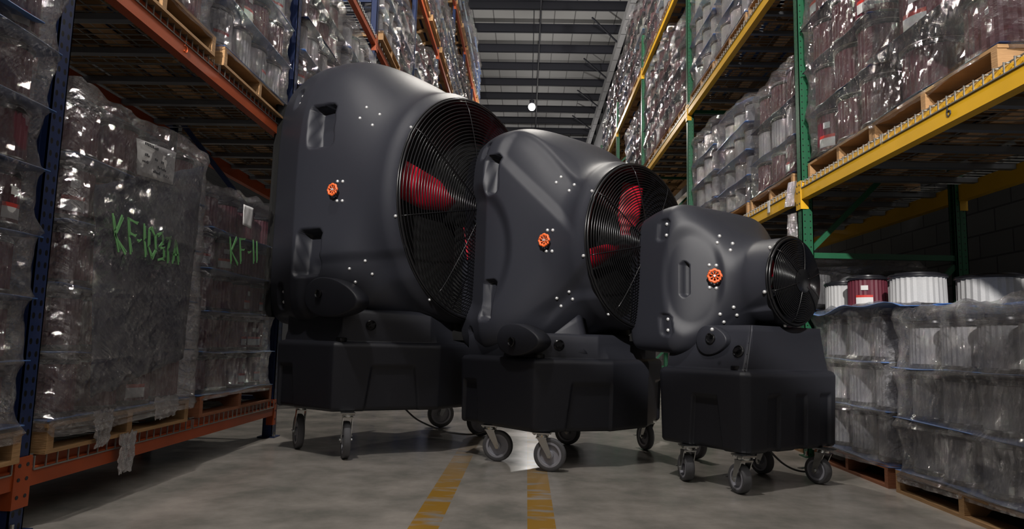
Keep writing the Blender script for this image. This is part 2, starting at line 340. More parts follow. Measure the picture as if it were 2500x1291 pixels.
def beam_part(y0, y1, sgn, faceh, material, label, x, z, number=None):
    """beam lying along y; z = top of step lip"""
    t = thing('rack_beam', label, 'rack beam', (x, y0, z)); o = -sgn; L = y1 - y0
    m = MB(); lip = 0.040
    prof = [(sgn * 0.004, -faceh), (sgn * 0.004, -lip), (sgn * 0.0, -lip + 0.002), (o * 0.018, -lip + 0.002), (o * 0.018, 0), (o * 0.055, 0), (o * 0.055, -faceh)]
    m.loft([[Vector((px, yy, pz)) for px, pz in prof] for yy in (0.045, L - 0.045)]); m.build('beam_body', material, t)
    for yy, s2 in ((0.0, 1), (L, -1)):
        br = MB(); br.box((min(sgn * 0.004, sgn * 0.010), min(yy, yy + s2 * 0.046), -faceh - 0.075), (max(sgn * 0.004, sgn * 0.010), max(yy, yy + s2 * 0.046), 0.012))
        br.box((min(sgn * 0.006, o * 0.05), min(yy + s2 * 0.042, yy + s2 * 0.047), -faceh - 0.075), (max(sgn * 0.006, o * 0.05), max(yy + s2 * 0.042, yy + s2 * 0.047), 0.012))
        bo = br.build('end_bracket', material, t)
        if abs(y0) < 6:
            dm = MB()
            for zz in (-0.02, -0.075, -faceh - 0.03):
                dm.lathe([(0.008, 0), (0.008, 0.002)], 8, Matrix.Translation((sgn * 0.010, yy + s2 * 0.022, zz)) @ Matrix.Rotation(sgn * pi / 2, 4, 'Y'))
            dm.build('slot', 'ink', bo)
    if number:
        tx = number_curve(number, 0.062); tx.parent = t
        tx.location = (sgn * 0.0062, number_y[number] - y0, -faceh * 0.5 - 0.035)
        tx.rotation_euler = (pi / 2, 0, pi / 2 * (1 if sgn > 0 else -1))
        tx.data.materials.append(M['orange_knob'] if sgn > 0 else M['ink'])
    return t
number_y = {'5': 3.66, '6': 3.35}
def number_curve(txt, size):
    pts = {'5': [(0.5, 1.0), (0.05, 1.0), (0.0, 0.55), (0.3, 0.62), (0.55, 0.4), (0.5, 0.12), (0.25, 0.0), (0.0, 0.1)],
           '6': [(0.42, 1.0), (0.15, 0.75), (0.02, 0.4), (0.08, 0.08), (0.3, 0.0), (0.5, 0.15), (0.48, 0.38), (0.28, 0.48), (0.05, 0.35)]}[txt]
    m = MB(); m.tube([(p[0] * size, p[1] * size, 0) for p in pts], 0.0032, 6); me = bpy.data.meshes.new('painted_number'); me.from_pydata(m.v, [], m.f); me.update()
    o = bpy.data.objects.new('painted_number', me); C.objects.link(o); return o
def wire_deck(y0, y1, x, z, sgn, depth, label, fine):
    t = thing('wire_deck', label, 'wire deck', (x, y0, z)); o = -sgn; L = y1 - y0; m = MB()
    n = int(L / (0.066 if fine else 0.13)); r = 0.0028
    for k in range(n + 1):
        yy = k * L / n
        m.box((min(o * 0.0, o * depth), yy - r, 0.001), (max(0.0, o * depth), yy + r, 0.001 + 2 * r))
        m.box((min(sgn * 0.0045, sgn * 0.010), yy - r, -0.048), (max(sgn * 0.0045, sgn * 0.010), yy + r, 0.0065))
    for k in range(0, 10 if fine else 5):
        xx = o * (0.02 + k * (depth - 0.04) / (9 if fine else 4)); m.box((xx - r, 0, 0.001 + 2 * r), (xx + r, L, 0.001 + 4 * r))
    m.box((min(sgn * 0.0045, sgn * 0.0105), 0, -0.051), (max(sgn * 0.0045, sgn * 0.0105), L, -0.045))
    m.build('wire_mesh', 'wire', t)
    for k in range(3):
        yy = L * (k + 0.5) / 3
        c = MB(); x0, x1 = sorted((o * 0.06, o * (depth - 0.06))); c.box((x0, yy - 0.025, -0.035), (x1, yy + 0.025, 0.0)); c.build('support_channel', 'channel', t)
    return t
LH = 10.95
for k, y in enumerate(LPOST):
    if k == 0: continue
    rack_frame(XL, y, LH, DL, +1, 'blue_post', 'blue', 'blue upright frame with teardrop holes, %s along the left rack' % nth[k - 1], 0.082)
for k, y in enumerate(RPOST):
    if k == 0: continue
    rack_frame(XR, y, 6.75, DR, -1, 'green_post', 'green', 'green upright frame with round holes, %s along the right rack' % nth[k - 1])
for k in range(len(LPOST) - 1):
    y0, y1 = LPOST[k], LPOST[k + 1]
    for j, z in enumerate(LLEV):
        if k <= 1 and j > 1 or k == 0 and j > 0: continue
        if k >= 2 and j == 0 or k >= 4 and j == 1: continue
        nm = 'bay %s of the left rack, %s level' % (nth[k], ORD[j])
        beam_part(y0, y1, +1, 0.112 if j == 0 else 0.125, 'orange', 'orange front beam in ' + nm, XL, z, '5' if (k == 1 and j == 1) else None)
        bt = beam_part(y0, y1, -1, 0.112, 'orange', 'orange rear beam in ' + nm, XL - DL, z)
        if k < 4:
            for q in range(2):
                a = y0 + 0.06 + q * (y1 - y0 - 0.1) / 2
                wire_deck(a, a + (y1 - y0 - 0.14) / 2, XL, z, +1, DL, '%s wire deck in %s' % (['nearer', 'farther'][q], nm), k < 3)
for k in range(len(RPOST) - 1):
    y0, y1 = RPOST[k], RPOST[k + 1]
    for j, z in enumerate(RLEV):
        if k == 0 and j > 0 or k == 1 and j > 1: continue
        if k >= 3 and j == 0: continue
        nm = 'bay %s of the right rack, %s shelf' % (nth[k], ORD[j + 1] if j else 'lowest')
        beam_part(y0, y1, -1, 0.135, 'yellow', 'yellow front beam in ' + nm, XR, z, '6' if (k == 0 and j == 0) else None)
        beam_part(y0, y1, +1, 0.125, 'yellow', 'yellow rear beam in ' + nm, XR + DR, z)
        if k < 3:
            for q in range(3):
                a = y0 + 0.06 + q * (y1 - y0 - 0.1) / 3
                wire_deck(a, a + (y1 - y0 - 0.16) / 3, XR, z, -1, DR, '%s wire deck in %s' % (['nearest', 'middle', 'farthest'][q], nm), k < 2)

# ------------------------------------------------------------------ evaporative coolers
def sstep(a, b, x):
    t = max(0.0, min(1.0, (x - a) / (b - a))); return t * t * (3 - 2 * t)
def rbox(u, z, cu, cz, hu, hz, e, slant=0.0):
    """soft mask, 1 inside a rounded box, edge softness e"""
    dx = abs(u - cu - slant * (z - cz)) - hu; dz = abs(z - cz) - hz
    d = max(dx, dz) if dx < 0 or dz < 0 else math.hypot(dx, dz)
    d = max(d, (dx + dz + 0.02) * 0.75)
    return 1 - sstep(-e, e, d)
SPEC = {
 1: dict(N=(-1.24, 4.34), A=(0.84, -0.543), W=1.75, hw=0.900, zb=0.86, zt=2.66, R=0.79, zc=1.745, ur=-0.88, us=-0.44, uf=0.43, ztc=2.90, nt=3.4, tp=0.16, z0=0.325, z1=0.775, side=0.60, prow=0.37, wheel=0.255,
         size='large', where='nearest the left rack', rings=31, blade=170, ribs=[(0.42, 0.66, 0.20, 0.14)], collar=0.13, gp=1.0, gtp=1.6, flt=0.07, flare=0.03),
 2: dict(N=(0.045, 4.30), A=(0.69, -0.724), W=1.38, hw=0.705, zb=0.72, zt=2.28, R=0.545, zc=1.465, ur=-0.95, us=-0.54, uf=0.30, ztc=2.37, nt=4.5, tp=0.16, z0=0.235, z1=0.70, side=0.77, prow=0.24, wheel=0.205,
         size='medium', where='in the middle of the aisle', rings=27, blade=78, ribs=[(0.42, 0.66, 0.20, 0.14)], collar=0.12, gp=0.9, gtp=1.6, flt=0.04),
 3: dict(N=(1.24, 3.92), A=(0.6, -0.8), W=0.95, hw=0.50, zb=0.74, zt=1.725, R=0.262, zc=1.21, ur=-0.92, us=-0.55, uf=0.02, ztc=1.735, nt=7.0, tp=0.05, z0=0.195, z1=0.665, side=0.66, prow=0.04, wheel=0.155,
         size='small', where='beside the right rack', rings=17, blade=114, ribs=[], collar=0.15, gp=0.9, gtp=1.0),
}
KS = {1: 1.04, 2: 1.0, 3: 0.97}
for n_, s_ in SPEC.items():
    k_ = KS[n_]; s_['k'] = k_
    s_['N'] = (s_['N'][0] * k_, s_['N'][1] * k_)
    for q_ in ('W', 'hw', 'tp', 'ur', 'us', 'uf', 'side', 'prow', 'R', 'wheel'): s_[q_] *= k_
    for q_ in ('zb', 'zt', 'ztc', 'zc', 'z0', 'z1'): s_[q_] = 0.8 + (s_[q_] - 0.8) * k_
SPEC[1]['wheel'] = 0.245; SPEC[3]['wheel'] = 0.16
def hull(s, u):
    """half width, half height below and above the centre, centre z, exponents below and above, of the housing section at u"""
    Z = s['zc']; Hb = Z - s['zb']; Ht = s['ztc'] - Z
    if u <= s['us']:
        k = (s['us'] - u) / (s['us'] - s['ur'])
        return s['hw'] - s['tp'] * k, Hb - 0.02 * k, Ht - 0.10 * k * k, 9.0, s['nt'] + 1.5 * k
    uc = s['uf'] - s['collar']
    t = min(1.0, (u - s['us']) / (uc - s['us']))
    g = (t * t * (3 - 2 * t)) ** s.get('gp', 0.85)
    gt = sstep(0, 1, t) ** s.get('gtp', 1.5)
    R = s['R'] + 0.012
    n = min(9.0, 9.0 * (1 - g) ** 1.6 + 2.0); nt = s['nt'] * (1 - gt) + 2.0 * gt
    f2 = sstep(uc, s['uf'], u)
    fl = s.get('flare', 0.012) * (1 - f2)
    return s['hw'] * (1 - g) + (R + fl) * g, Hb * (1 - g) + (R + fl) * g, Ht * (1 - gt) + (R + s.get('flt', 0.0) * (1 - f2)) * gt, n, nt
def side_dent(num, s, u, z):
    d = 0.0
    for (cu, cz, hu, hz, dep, sl, e) in DENTS[num]: d = max(d, dep * rbox(u, z, cu, cz, hu, hz, e, sl))
    if num == 2:   # crossed ridges: shallow lens by the rear edge and wedge above
        r = math.hypot((u + 0.66) / 0.36, (z - 1.43) / 0.46); lens = 0.045 * (1 - sstep(0.80, 1.12, r))
        a = z - (2.05 - 0.95 * (u + 0.40)); wedge = 0.035 * sstep(-0.02, 0.07, a) * sstep(-0.46, -0.38, u) * (1 - sstep(0.05, 0.25, u))
        a2 = (0.92 + 0.72 * (u + 0.25)) - z; wedge2 = 0.04 * sstep(-0.02, 0.05, a2) * sstep(-0.2, -0.05, u)
        d = max(d, lens) + wedge + wedge2
    if num == 1:
        a2 = (1.33 + 0.05 * u) - z; d += 0.025 * sstep(-0.03, 0.04, a2) * sstep(-0.38, -0.3, u)
    if num == 3:
        r = math.hypot((u + 0.42) / 0.16, (z - 1.22) / 0.33); d = max(d, 0.02 * (1 - sstep(0.8, 1.15, r)))
        a2 = (0.98 + 0.55 * (u + 0.25)) - z; d += 0.03 * sstep(-0.02, 0.05, a2) * sstep(-0.35, -0.2, u)
    return d
# dents: centre u, centre z, half u, half z, depth, slant, softness
DENTS = {
 1: [(-0.255, 2.245, 0.105, 0.150, 0.12, -0.10, 0.012), (-0.295, 1.363, 0.105, 0.150, 0.12, 0.10, 0.012), (-0.62, 2.53, 0.045, 0.07, 0.03, 0.0, 0.008), (-0.64, 1.077, 0.05, 0.085, 0.03, 0, 0.008)],
 2: [(-0.473, 1.965, 0.060, 0.140, 0.11, -0.05, 0.010), (-0.49, 1.084, 0.060, 0.140, 0.11, 0.05, 0.010), (-0.61, 2.17, 0.045, 0.06, 0.03, 0.1, 0.008), (-0.72, 0.818, 0.04, 0.075, 0.03, 0, 0.008)],
 3: [(-0.455, 1.22, 0.022, 0.115, 0.06, 0.0, 0.010), (-0.591, 1.548, 0.05, 0.07, 0.018, 0.1, 0.008), (-0.568, 0.93, 0.05, 0.07, 0.018, -0.1, 0.008)],
}
FEAT = {
 1: dict(bolts=[(0.05, 2.358), (0.038, 2.272), (0.145, 2.302), (0.134, 2.215), (-0.057, 1.83), (-0.013, 1.826), (-0.052, 1.698), (-0.008, 1.695), (0.116, 1.303), (0.02, 1.25), (0.129, 1.221), (0.034, 1.165), (-0.62, 2.50), (-0.62, 2.56), (-0.64, 1.112), (-0.644, 1.04)],
         knob=[(-0.059, 1.766)], oval=(-0.05, 1.055, 0.27, 0.13, -0.12), cap=(-0.15, 1.081), valve=(0.088, 0.885), filler=(-0.01, -0.80)),
 2: dict(bolts=[(-0.0, 1.906), (-0.014, 1.865), (0.098, 1.842), (0.08, 1.8), (0.001, 1.528), (0.042, 1.525), (-0.006, 1.391), (0.037, 1.388), (0.076, 1.132), (-0.003, 1.09), (0.084, 1.085), (-0.006, 1.041), (-0.60, 2.205), (-0.60, 2.14), (-0.704, 0.853), (-0.719, 0.774)],
         knob=[(0.006, 1.457)], oval=(-0.12, 0.812, 0.20, 0.10, -0.05), cap=(-0.161, 0.798), gusset=[(0.07, 0.99), (-0.09, 0.73), (0.13, 0.73)], valve=(0.04, 0.785), filler=(-0.03, -0.61)),
 3: dict(bolts=[(-0.293, 1.495), (-0.293, 1.45), (-0.233, 1.446), (-0.229, 1.401), (-0.329, 1.308), (-0.295, 1.305), (-0.328, 1.166), (-0.296, 1.163), (-0.217, 1.044), (-0.283, 1.0), (-0.219, 0.997), (-0.282, 0.953), (-0.20, 0.90), (-0.573, 1.586), (-0.571, 1.512), (-0.557, 0.966), (-0.558, 0.896)],
         knob=[(-0.301, 1.235)], oval=(-0.27, 0.838, 0.11, 0.085, 0.0), cap=(-0.266, 0.849), valve=(-0.09, 0.775), filler=(-0.10, -0.40)),
}
def cooler(num):
    s = SPEC[num]; A = Vector(s['A']).normalized(); B = Vector((-A.y, A.x)); O = Vector(s['N']) + B * s['W'] / 2
    rz = atan2(A.y, A.x)
    t = thing('evaporative_cooler', '%s black evaporative cooler on casters with red fan blades, %s' % (s['size'], s['where']), 'air cooler', (O.x, O.y, 0), rz, 'black portable coolers')
    # housing shell, dense grid so that pockets and ridges are real relief
    NA = 560; m = MB(); rings = []; us = []
    n1 = 26; n2 = 74
    us.append((s['ur'], 0.965)); us.append((s['ur'], 0.985)); us.append((s['ur'] + 0.012, 0.997))
    for q in range(1, n1): us.append((s['ur'] + 0.012 + (s['us'] - s['ur'] - 0.012) * q / n1, 1.0))
    for q in range(n2 + 1): us.append((s['us'] + (s['uf'] - s['us']) * q / n2, 1.0))
    for (u, sc) in us:
        hw, hb, ht, nb_, nt_ = hull(s, u); Z = s['zc']; ring = []
        for j in range(NA):
            a = 2 * pi * j / NA; c, si = cos(a), sin(a)
            hh, n = (ht, nt_) if si > 0 else (hb, nb_)
            r = 1.0 / ((abs(c) / hw) ** n + (abs(si) / hh) ** n) ** (1.0 / n)
            y, z = r * c * sc, r * si * sc + Z
            if abs(c) * hh > abs(si) * hw * 0.999 or abs(y) > 0.6 * hw:
                wgt = sstep(0.0, 0.12, abs(y) / hw - 0.72) 
                if sc > 0.99: y -= math.copysign(side_dent(num, s, u / s['k'], 0.8 + (z - 0.8) / s['k']) * wgt, y)
            ring.append(Vector((u, y, z)))
        rings.append(ring)
    Rf = s['R']; uf = s['uf']
    for (du, rr) in ((0.006, Rf - 0.004), (0.0, Rf - 0.014), (-0.06, Rf - 0.02), (-0.26, Rf - 0.05)):
        rings.append([Vector((uf + du, rr * cos(2 * pi * j / NA), s['zc'] + rr * sin(2 * pi * j / NA))) for j in range(NA)])
    m.loft(rings, True, False); housing = m.build('housing', 'plastic', t, 'all')
    bv = BVHTree.FromPolygons([Vector(v) for v in m.v], m.f)
    def on_side(u, z, side=-1):
        h = bv.ray_cast(Vector((u, side * 2.0, z)), Vector((0, -side, 0)))
        return (h[0], h[1]) if h[0] else (Vector((u, side * s['hw'], z)), Vector((0, side, 0)))
    # interior: back wall and shadowed tube
    MB().lathe([(0.01, 0), (Rf - 0.05, 0), (Rf - 0.05, 0.012), (0.01, 0.012)], 64, Matrix.Translation((uf - 0.27, 0, s['zc'])) @ Matrix.Rotation(pi / 2, 4, 'Y'), False, False).build('inner_wall', 'inside', t)
    # cooling pad on the rear
    MB().box((s['ur'] - 0.03, -s['hw'] * 0.85, s['zb'] + 0.08), (s['ur'] - 0.002, s['hw'] * 0.85, s['zt'] - 0.1)).build('cooling_pad', 'inside', t)
    # rim, guard, spokes
    rotY = Matrix.Rotation(pi / 2, 4, 'Y'); dome = 0.045 + 0.03 * Rf
    def gx(r): return uf + 0.012 + dome * (1 - (r / Rf) ** 2) ** 0.5 if r < Rf else uf + 0.012
    rim = MB()
    for (dx, rr, tr) in ((0.012, Rf + 0.002, 0.009), (0.002, Rf + 0.014, 0.006)):
        rim.tube([(uf + dx, rr * cos(a), s['zc'] + rr * sin(a)) for a in [2 * pi * q / 128 for q in range(128)]], tr, 8, True)
    rim.build('rim', 'gloss_black', t, 'all')
    g = MB(); n = s['rings']
    for q in range(n):
        r = 0.07 + (Rf - 0.085) * q / (n - 1)
        g.tube([(gx(r), r * cos(a), s['zc'] + r * sin(a)) for a in [2 * pi * w / 96 for w in range(96)]], 0.0042, 6, True)
    guard = g.build('fan_guard', 'wire_black', t, 'all')
    cl = 8 if num < 3 else 6
    for k in range(cl):
        a = 2 * pi * (k + 0.28) / cl
        sp = MB(); sp.tube([(gx(r) + 0.006, r * cos(a), s['zc'] + r * sin(a)) for r in [0.05 + (Rf - 0.05) * w / 10 for w in range(11)]], 0.0035, 6)
        sp.build('spoke', 'wire_black', guard, 'all')
        c2 = MB(); mt = Matrix.Translation((uf - 0.018, (Rf + 0.014) * cos(a), s['zc'] + (Rf + 0.014) * sin(a))) @ Vector((0, cos(a), sin(a))).to_track_quat('Z', 'Y').to_matrix().to_4x4()
        c2.lathe([(0.011, 0), (0.011, 0.006), (0.007, 0.012), (0.001, 0.014)], 10, mt, True, False); c2.build('clamp_bolt', 'bolt', t, True)
    c3 = MB(); c3.lathe([(0.075, -0.004), (0.075, 0.004), (0.07, 0.006)], 24, Matrix.Translation((gx(0), 0, s['zc'])) @ rotY); c3.build('guard_centre', 'gloss_black', t, True)
    # motor, hub and three blades
    MB().lathe([(0.16 * Rf, -0.03), (0.16 * Rf, 0.03), (0.12 * Rf, 0.05), (0.02, 0.055)], 28, Matrix.Translation((uf - 0.13, 0, s['zc'])) @ rotY).build('hub', 'inside', t, True)
    MB().lathe([(0.13 * Rf, -0.12), (0.13 * Rf, 0.0)], 24, Matrix.Translation((uf - 0.13, 0, s['zc'])) @ rotY).build('motor', 'inside', t, True)
    for k in range(3):
        a = rad(s['blade'] + 120 * k); rings = []
        for q in range(9):
            f = q / 8; r = Rf * (0.14 + 0.72 * f); ch = Rf * (0.13 + 0.17 * sstep(0, 0.45, f)); tw = rad(38 - 14 * f)
            er = Vector((0, cos(a), sin(a))); et = Vector((0, -sin(a), cos(a))); sec = []
            for w in range(7):
                c = -0.5 + w / 6; v = er * r + et * ch * c * cos(tw) + Vector((-ch * c * sin(tw) + 0.03 * Rf * (1 - 4 * c * c), 0, 0)); sec.append(v + Vector((uf - 0.13, 0, s['zc'])))
            nb = [v + Vector((-0.008, 0, 0)) for v in sec[::-1]]
            rings.append(sec + nb)
        bm_ = MB(); bm_.loft(rings); bm_.build('fan_blade', 'red_blade', t, 'all')
    # lower tank: hexagonal plan with recessed panels
    W2 = s['W'] / 2; plan = [(-s['side'], -W2 * 0.985), (0.0, -W2), (s['prow'], -0.14 * s['W'] if num < 3 else -0.42 * s['W']), (s['prow'], 0.14 * s['W'] if num < 3 else 0.42 * s['W']), (0.0, W2), (-s['side'], W2 * 0.985)]
    if num == 3: plan = [(-s['side'], -W2 * 0.985), (-0.03, -W2), (0.02, -W2 + 0.04), (0.07, W2 - 0.10), (0.0, W2), (-s['side'], W2 * 0.985)]
    def plan_pts(n, rc=0.05, inset=0.0):
        """rounded, evenly sampled outline: point, outward normal, edge index, fraction and distance along the edge"""
        out = []; K = len(plan); cen = Vector((sum(p[0] for p in plan) / K, 0))
        P = [Vector(p) for p in plan]; lens = [(P[(k + 1) % K] - P[k]).length for k in range(K)]; T = sum(lens)
        for i2 in range(n):
            d = T * i2 / n; k = 0
            while d > lens[k]: d -= lens[k]; k += 1
            e = (P[(k + 1) % K] - P[k]).normalized(); nn = Vector((e.y, -e.x)); p = P[k] + e * d
            # round the corners by pulling in
            dc = min(d, lens[k] - d)
            if dc < rc:
                k2 = k if d > lens[k] / 2 else (k - 1) % K
                e1 = e; e2 = (P[(k2 + 2) % K] - P[(k2 + 1) % K]).normalized() if d > lens[k] / 2 else (P[k] - P[k - 1]).normalized()
                n2 = Vector((e2.y, -e2.x)); corner = P[(k + 1) % K] if d > lens[k] / 2 else P[k]
                w = 1 - dc / rc; bis = (nn + n2).normalized(); pull = 0.5 * rc * (1 - nn.dot(bis)) * w * w * 2.2
                p = p - bis * pull; nn = (nn * (1 - w * 0.5) + n2 * (w * 0.5)).normalized()
            out.append((p - nn * inset, nn, k, d, lens[k]))
        return out
    NB = 640; outline = plan_pts(NB); hz = s['z1'] - s['z0']; rings = []
    zl = [(0.0, 0.020), (0.006, 0.008), (0.02, 0.0)] + [(0.02 + (hz - 0.05) * q / 34, 0.0) for q in range(1, 35)] + [(hz - 0.022, 0.004), (hz - 0.010, 0.012), (hz - 0.003, 0.026), (hz, 0.045)]
    for (dz, ins) in zl:
        ring = []; taper = 0.03 * (1 - dz / hz)
        for (p, nn, k, d, L) in outline:
            rib = 0.0
            pans = {1: ((0.40, 0.19, 0.10),) if num == 1 else ((0.46, 0.17, 0.09),) if num == 2 else ((0.40, 0.045, -0.02), (0.80, 0.045, -0.02), (0.63, 0.0, 0)), 0: ((L - 0.38, 0.12, 0.05),) if num == 3 else ((L - 0.50, 0.10, 0.05),)}
            if k in (0, 1, 3, 4, 5):
                if num == 3 and k in (1, 2):
                    for cc in (0.28, 0.52, 0.74): rib += -0.018 * (1 - sstep(0.045, 0.065, abs(d - cc + 0.10 * (dz - 0.2)))) * (1 - sstep(0.30, 0.325, dz))
                else:
                    if num == 3 and k == 0: c0, hb, sl, top = 0.36, 0.115, 0.10, 0.30
                    elif k in (1, 3): c0, hb, sl, top = 0.42, 0.19, 0.13, 0.30
                    elif k in (0, 4): c0, hb, sl, top = 0.12, 0.09, 0.08, 0.29
                    else: c0, hb, sl, top = L / 2, 0.25, 0.1, 0.28
                    wdt = hb - sl * dz; rib = -0.022 * (1 - sstep(-0.008, 0.008, abs(d - c0) - wdt)) * (1 - sstep(top - 0.008, top + 0.008, dz))
            elif num == 3 and k == 2:
                for cc in (0.20, 0.45, 0.68): rib += -0.020 * (1 - sstep(0.045, 0.06, abs(d - cc))) * (1 - sstep(0.30, 0.325, dz))
            ring.append(Vector((p.x, p.y, s['z0'] + dz)) - Vector((nn.x, nn.y, 0)) * (ins + taper - rib * 1.0 if False else ins + taper * 0.5 - rib))
        rings.append(ring)
    # neck: a shouldered block rising from the tank to the housing
    NK = {1: (0.80, 0.30, 0.99, 0.30), 2: (0.63, 0.16, 0.86, 0.25), 3: (0.36, -0.02, 0.93, 1.0)}[num]
    hwn, xr, zn, sl = NK; hwn *= s['k']; xr *= s['k']; zn = 0.8 + (zn - 0.8) * s['k']; base_ring = rings[-1]
    for (f, k1) in ((0.0, 0.35 * sl), (0.03, 0.8 * sl), (0.12, 0.95 * min(1, sl * 1.2)), (0.3, 0.97), (0.6, 0.985), (0.85, 1.0), (0.96, 1.03), (1.0, 1.10)) if num < 3 else ((0.04, 0.06), (0.15, 0.2), (0.35, 0.42), (0.6, 0.68), (0.85, 0.92), (1.0, 1.0)):
        rr = []
        for p in base_ring:
            ty = max(-hwn, min(hwn, p.y)); tx = max(-s['side'] - 0.05, min(xr, p.x))
            if num < 3 and k1 > 1: ty *= 1 - (k1 - 1); tx *= 1 - (k1 - 1)
            k = min(1, k1)
            rr.append(Vector((p.x * (1 - k) + tx * k, p.y * (1 - k) + ty * k, s['z1'] + (zn - s['z1']) * f)))
        rings.append(rr)
    tk = MB(); tk.loft(rings); tank = tk.build('water_tank', 'plastic', t, 'all')
    bv2 = BVHTree.FromPolygons([Vector(v) for v in tk.v + m.v], tk.f + [tuple(i2 + len(tk.v) for i2 in f) for f in m.f])
    def on_body(u, z):
        h = bv2.ray_cast(Vector((u, -2.0, z)), Vector((0, 1, 0)))
        return (h[0], h[1]) if h[0] else (Vector((u, -s['hw'], z)), Vector((0, -1, 0)))
    def frame(p, nrm): return Matrix.Translation(p) @ nrm.to_track_quat('Z', 'Y').to_matrix().to_4x4()
    F = dict(FEAT[num]); kk = s['k']
    def kz(z): return 0.8 + (z - 0.8) * kk
    for q in ('bolts', 'knob', 'gusset'):
        if q in F: F[q] = [(u * kk, kz(z)) for u, z in F[q]]
    F['oval'] = (F['oval'][0] * kk, kz(F['oval'][1])) + F['oval'][2:]
    for q in ('cap', 'valve'): F[q] = (F[q][0] * kk, kz(F[q][1]))
    F['filler'] = (F['filler'][0] * kk, F['filler'][1] * kk)
    for (u, z) in F.get('bolts', []):
        p, nn = on_side(u, z); MB().lathe([(0.0115, -0.004), (0.0115, 0.002), (0.009, 0.007), (0.004, 0.010)], 12, frame(p, nn)).build('bolt', 'bolt', t, True)
    for (u, z) in F.get('knob', []):
        p, nn = on_side(u, z); fm = frame(p, nn); k = MB(); R_ = 0.036
        k.tube([fm @ Vector((R_ * (1 + 0.07 * cos(8 * a)) * cos(a), R_ * (1 + 0.07 * cos(8 * a)) * sin(a), 0.045)) for a in [2 * pi * w / 64 for w in range(64)]], 0.0085, 8, True)
        for w in range(8): a = 2 * pi * (w + 0.5) / 8; k.tube([fm @ Vector((0.010 * cos(a), 0.010 * sin(a), 0.042)), fm @ Vector((R_ * cos(a), R_ * sin(a), 0.045))], 0.0045, 6)
        kn = k.build('valve_knob', 'orange_knob', t, 'all')
        MB().lathe([(0.009, -0.01), (0.009, 0.050), (0.006, 0.055)], 12, fm).build('stem', 'bolt', kn, True)
    if 'oval' in F:
        (u, z, hu, hz2, ang) = F['oval']; pts = []
        for w in range(48):
            a = 2 * pi * w / 48; x = hu * cos(a); y = hz2 * sin(a) * (1.0 - 0.25 * cos(a)); pts.append((u + x * cos(ang) - y * sin(ang), z + x * sin(ang) + y * cos(ang)))
        yb = min(on_body(a, b)[0].y for a, b in pts)
        yb2 = max(on_body(a, b)[0].y for a, b in pts)
        c = MB(); sec = []
        for (off, sc) in ((0.09, 1.0), (-0.012, 1.0), (-0.020, 0.97), (-0.022, 0.93)):
            sec.append([Vector((u + (a - u) * sc, yb + off, z + (b - z) * sc)) for a, b in pts])
        c.loft([r[::-1] for r in sec]); cov = c.build('float_cover', 'plastic', t, 'all')
        (cu, cz) = F['cap']; fm = Matrix.Translation((cu, yb - 0.022, cz)) @ Vector((0, -1, 0)).to_track_quat('Z', 'Y').to_matrix().to_4x4()
        k = MB(); k.lathe([(0.030, 0), (0.032, 0.014), (0.026, 0.018), (0.022, 0.010), (0.004, 0.009)], 20, fm, True, True); k.build('drain_cap', 'gloss_black', cov, True)
    if 'valve' in F:
        (u, z) = F['valve']; p, nn = on_body(u, z); fm = frame(p, nn); k = MB()
        k.lathe([(0.036, -0.02), (0.036, 0.008), (0.03, 0.014), (0.028, 0.004), (0.003, 0.003)], 20, fm, True, True); v = k.build('drain_valve', 'gloss_black', t, True)
        k = MB(); k.bar(fm @ Vector((-0.022, -0.008, 0.02)), fm @ Vector((0.026, 0.012, 0.024)), 0.010, 0.012); k.lathe([(0.012, 0), (0.012, 0.03)], 12, fm); k.build('lever', 'gloss_black', v)
    if 'gusset' in F:
        P3 = F['gusset']; q = [on_body(a, b)[0] for a, b in P3]; yb = min(p.y for p in q) - 0.012; c = (q[0] + q[1] + q[2]) / 3; g3 = MB()
        r0 = [Vector((p.x, p.y + 0.05, p.z)) for p in q]; r1 = [Vector((p.x + (c.x - p.x) * 0.03, p.y - 0.012, p.z + (c.z - p.z) * 0.03)) for p in q]; r2 = [Vector((p.x + (c.x - p.x) * 0.12, p.y + (c.y - p.y) * 0.12 - 0.022, p.z + (c.z - p.z) * 0.12)) for p in q]
        def dense(r): return [r[k].lerp(r[(k + 1) % 3], w / 6) for k in range(3) for w in range(6)]
        g3.loft([dense(r) for r in (r0, r1, r2)]); g3.build('gusset', 'plastic', t, 'all')
    # filler cap on the corner shoulder
    k = MB(); px_, py_ = F.get('filler', (0.0, -W2 + 0.09)); k.lathe([(0.026, 0), (0.026, 0.012), (0.036, 0.014), (0.036, 0.034), (0.030, 0.038)], 16, Matrix.Translation((px_, py_, s['z1'] - 0.012))); k.build('filler_cap', 'gloss_black', t, True)
    # casters
    inv = Matrix.Rotation(-rz, 4, 'Z') @ Matrix.Translation((-O.x, -O.y, 0))
    for n_, (wx, wy, hdg, brake) in enumerate(s_casters[num]):
        lp = inv @ Vector((wx * s['k'], wy * s['k'], 0)); cst = bpy.data.objects.new('caster', None); C.objects.link(cst); cst.parent = t; cst.location = lp; cst.rotation_euler = (0, 0, rad(hdg) - rz)
        R_ = s['wheel'] / 2; w_ = 0.048 if num < 3 else 0.055
        yrot = Matrix.Translation((0, 0, R_)) @ Matrix.Rotation(-pi / 2, 4, 'X')
        MB().lathe([(R_ * 0.72, -w_ / 2 * 0.8), (R_ * 0.93, -w_ / 2), (R_ * 0.985, -w_ / 2 * 0.75), (R_, -w_ / 2 * 0.3), (R_, w_ / 2 * 0.3), (R_ * 0.985, w_ / 2 * 0.75), (R_ * 0.93, w_ / 2), (R_ * 0.72, w_ / 2 * 0.8)], 40, yrot, False, False).build('wheel', 'tire', cst, 'all')
